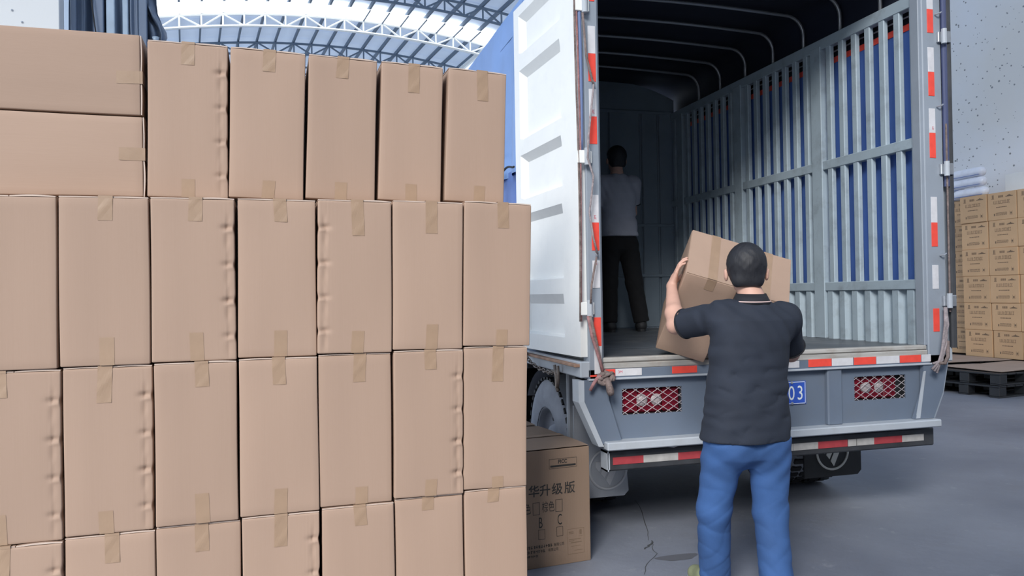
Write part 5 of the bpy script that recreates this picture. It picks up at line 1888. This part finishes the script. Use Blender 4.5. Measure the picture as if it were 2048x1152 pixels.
        for a in linspace(0, 2 * math.pi, 41)[:-1]:
            q = hd + hr * (0.0885 * math.cos(a)) + hf * (0.106 * math.sin(a) - 0.008) + up * (0.023 + 0.03 * 0.106 * math.sin(a))
            ring.append(tuple(q))
        MB().tube(ring, 0.0025, 6, closed=True).build('band', mats['cap'], cp, smooth=True)
    # ---- collar
    if J.get('collar', True):
        nk = A['neck']
        tilt = -0.06

        def ringpts(r1, r2, z, n=40):
            return [tuple(nk + rt * (r1 * math.cos(a)) + fw * (r2 * math.sin(a) + 0.006) + up * (z - tilt * r2 * math.sin(a) * 0.8)) for a in linspace(0, 2 * math.pi, n + 1)[:-1]]
        cm = MB()
        prof = [(0.066, 0.064, 0.030), (0.069, 0.067, 0.033), (0.083, 0.081, 0.004), (0.090, 0.088, -0.013), (0.085, 0.084, -0.016)]
        rings = [ringpts(*q) for q in prof]
        n = 40
        cm.add([p for r_ in rings for p in r_], [(i * n + k, i * n + (k + 1) % n, (i + 1) * n + (k + 1) % n, (i + 1) * n + k) for i in range(len(rings) - 1) for k in range(n)])
        co = cm.build('collar', mats['collar'], root, smooth=True)
        MB().tube(ringpts(0.087, 0.085, -0.0035), 0.0032, 6, closed=True).build('collar_stripe', mats['trim'], co, smooth=True)
    # ---- sleeve hems
    for sd_ in ('L', 'R'):
        sh_, el = A['sh' + sd_], A['el' + sd_]
        f_ = J.get('sleeve', 0.80)
        c = lerp(sh_, el, f_ - 0.015)
        ax = unit(el - sh_)
        u_ = unit(np.cross(ax, [0.1, 0.2, 1.0]))
        w_ = np.cross(ax, u_)
        r0 = 0.0725 * s
        MB().tube([tuple(c + (u_ * math.cos(a) + w_ * math.sin(a)) * r0) for a in linspace(0, 2 * math.pi, 33)[:-1]], 0.0045, 6, closed=True).build('sleeve_hem', mats['collar'], root, smooth=True)
    # ---- shoes
    for sd_ in ('L', 'R'):
        an, toe = A['an' + sd_], A['toe' + sd_]
        dr_ = unit((toe - an) * np.array([1, 1, 0]))
        sr = np.array([dr_[1], -dr_[0], 0])
        gz = J['ground'][sd_]
        S_ = Field(np.minimum(an, toe) - 0.14, np.maximum(an, toe) + 0.14, 0.006)
        g0 = np.array([an[0], an[1], gz])
        S_.chain([g0 - dr_ * 0.035 + up * 0.052, g0 + dr_ * 0.06 + up * 0.050, g0 + dr_ * 0.145 + up * 0.040], [0.046, 0.048, 0.040], 0.03)
        S_.cone(g0 + up * 0.05, g0 + up * 0.10 - dr_ * 0.01, 0.046, 0.046, 0.03)
        S_.cut(lambda X, Y, Z: np.maximum((gz + 0.018) - Z, Z - gz - 0.115))
        so = S_.build('shoe', mats[shoes], root)
        pr_ = []
        for a in linspace(0, 2 * math.pi, 29)[:-1]:
            t = math.cos(a)
            wd_ = 0.046 * abs(math.sin(a)) ** 0.7 * (1 if math.sin(a) > 0 else -1)
            pr_.append(tuple(g0 + dr_ * (0.052 + 0.138 * t) + sr * wd_ + up * 0.001))
        MB().prism(pr_, (0, 0, 0.024)).build('sole', mats['sole'], so)
        if detail:
            for q in (0.05, 0.075, 0.10):
                MB().tube([tuple(g0 + dr_ * q + sr * 0.026 + up * 0.083), tuple(g0 + dr_ * q + up * (0.100 - q * 0.1)), tuple(g0 + dr_ * q - sr * 0.026 + up * 0.083)], 0.003, 6).build('lace', mats['sole'], so)
    return root, A, jn


MT = dict(skin=M['skin'], shirt=M['shirt'], trousers=M['jeans'], hair=M['hair'], cap=M['cap'], collar=M['black_trim'], trim=M['shirt_trim'], shoe=M['shoe'], sole=M['sole'], eye=M['eye'])
bx_n = -np.array(RC.col[0])           # outward normal of the carried carton's left face
E1, E2, E3 = np.array(RC.col[0]), np.array(RC.col[1]), np.array(RC.col[2])
cA = np.array(C1)
wrL = cA - E1 * 0.040 - E3 * 0.135 + E2 * 0.030
F1, F2, F3 = np.array(RC2.col[0]), np.array(RC2.col[1]), np.array(RC2.col[2])
cB = np.array(C2)
wrR = cB + F1 * 0.298 - F3 * 0.33 + F2 * 0.02
J1 = dict(
    head=(2.060, 3.275, 1.545), neck=(2.062, 3.232, 1.408), chest=(2.075, 3.225, 1.245), pelvis=(1.995, 3.205, 0.84),
    shL=(1.925, 3.255, 1.335), elL=(1.822, 3.545, 1.285), wrL=wrL,
    shR=(2.235, 3.235, 1.320), elR=(2.385, 3.400, 1.135), wrR=wrR,
    hipL=(1.905, 3.215, 0.80), knL=(1.885, 3.310, 0.42), anL=(1.935, 3.40, 0.095), toeL=(1.905, 3.56, 0.03),
    hipR=(2.110, 3.190, 0.80), knR=(2.118, 3.200, 0.41), anR=(2.090, 3.115, 0.095), toeR=(2.125, 3.26, 0.03),
    handL=None, handR=None)
hands = dict(handL=(E2 * 0.55 + E3 * 0.85, E1, E2 * 0.75 - E3 * 0.6, dict(curl=(0.12, 0.30, 0.35), thumb_out=0.75)),
             handR=(E2 * 0.9 + E3 * 0.2, -F1 - F3 * 0.2, -E2 * 0.1 + E3 * 0.9, dict(curl=(0.25, 0.3, 0.3), thumb_out=0.7)))


class JD(dict):
    pass


def run_person(label, J, hands_, extra, *a, **k):
    pts = {q: v for q, v in J.items() if v is not None}
    full = JD(pts)

    class Mix(dict):
        def items(self):
            return pts.items()
    d = Mix(pts)
    d.update(hands_)
    d.update(extra)
    return person(label, d, *a, **k)


run_person('person with short black hair, charcoal polo and blue jeans lifting two cartons into the lorry', J1, hands,
           dict(hem_z=0.765, hem_w=0.208, crotch_z=0.640, sleeve=0.80, ground={'L': 0.0, 'R': 0.0}, leg_r=(0.096, 0.078, 0.076)),
           MT, 0.006, (2.02, 3.25, 0.0), cap=False, yaw=rad(-2), head_yaw=rad(-24))

# man standing deep inside the load bed
MT2 = dict(MT)
MT2.update(shirt=M['grey_tee'], trousers=M['black_cloth'], shoe=M['rubber'], sole=M['rubber'])
bx0, by0 = 2.945, 6.85
J2 = dict(
    head=(bx0, by0 + 0.03, 2.725), neck=(bx0 - 0.01, by0 - 0.01, 2.585), chest=(bx0 - 0.01, by0, 2.42), pelvis=(bx0, by0, 2.00),
    shL=(bx0 - 0.165, by0, 2.50), elL=(bx0 - 0.215, by0 + 0.05, 2.22), wrL=(bx0 - 0.17, by0 + 0.24, 2.08),
    shR=(bx0 + 0.155, by0, 2.50), elR=(bx0 + 0.185, by0 + 0.08, 2.23), wrR=(bx0 + 0.12, by0 + 0.26, 2.10),
    hipL=(bx0 - 0.09, by0, 1.94), knL=(bx0 - 0.10, by0 + 0.01, 1.55), anL=(bx0 - 0.11, by0 - 0.01, 1.19), toeL=(bx0 - 0.12, by0 + 0.14, 1.12),
    hipR=(bx0 + 0.09, by0, 1.94), knR=(bx0 + 0.15, by0 - 0.01, 1.55), anR=(bx0 + 0.21, by0 - 0.02, 1.19), toeR=(bx0 + 0.26, by0 + 0.12, 1.12))
hands2 = dict(handL=((0.1, 1, -0.35), (0.9, 0, -0.2), (0.1, 0.3, 1), dict(curl=(0.35, 0.45, 0.3))),
              handR=((-0.1, 1, -0.35), (-0.9, 0, -0.2), (-0.1, 0.3, 1), dict(curl=(0.35, 0.45, 0.3))))
run_person('person in a pale grey tee and black trousers standing in the dark inside the lorry', J2, hands2,
           dict(hem_z=1.99, hem_w=0.19, crotch_z=1.82, sleeve=0.72, ground={'L': ZB, 'R': ZB}, leg_r=(0.096, 0.082, 0.076), collar=False),
           MT2, 0.009, (bx0, by0, ZB), cap=False, detail=False)
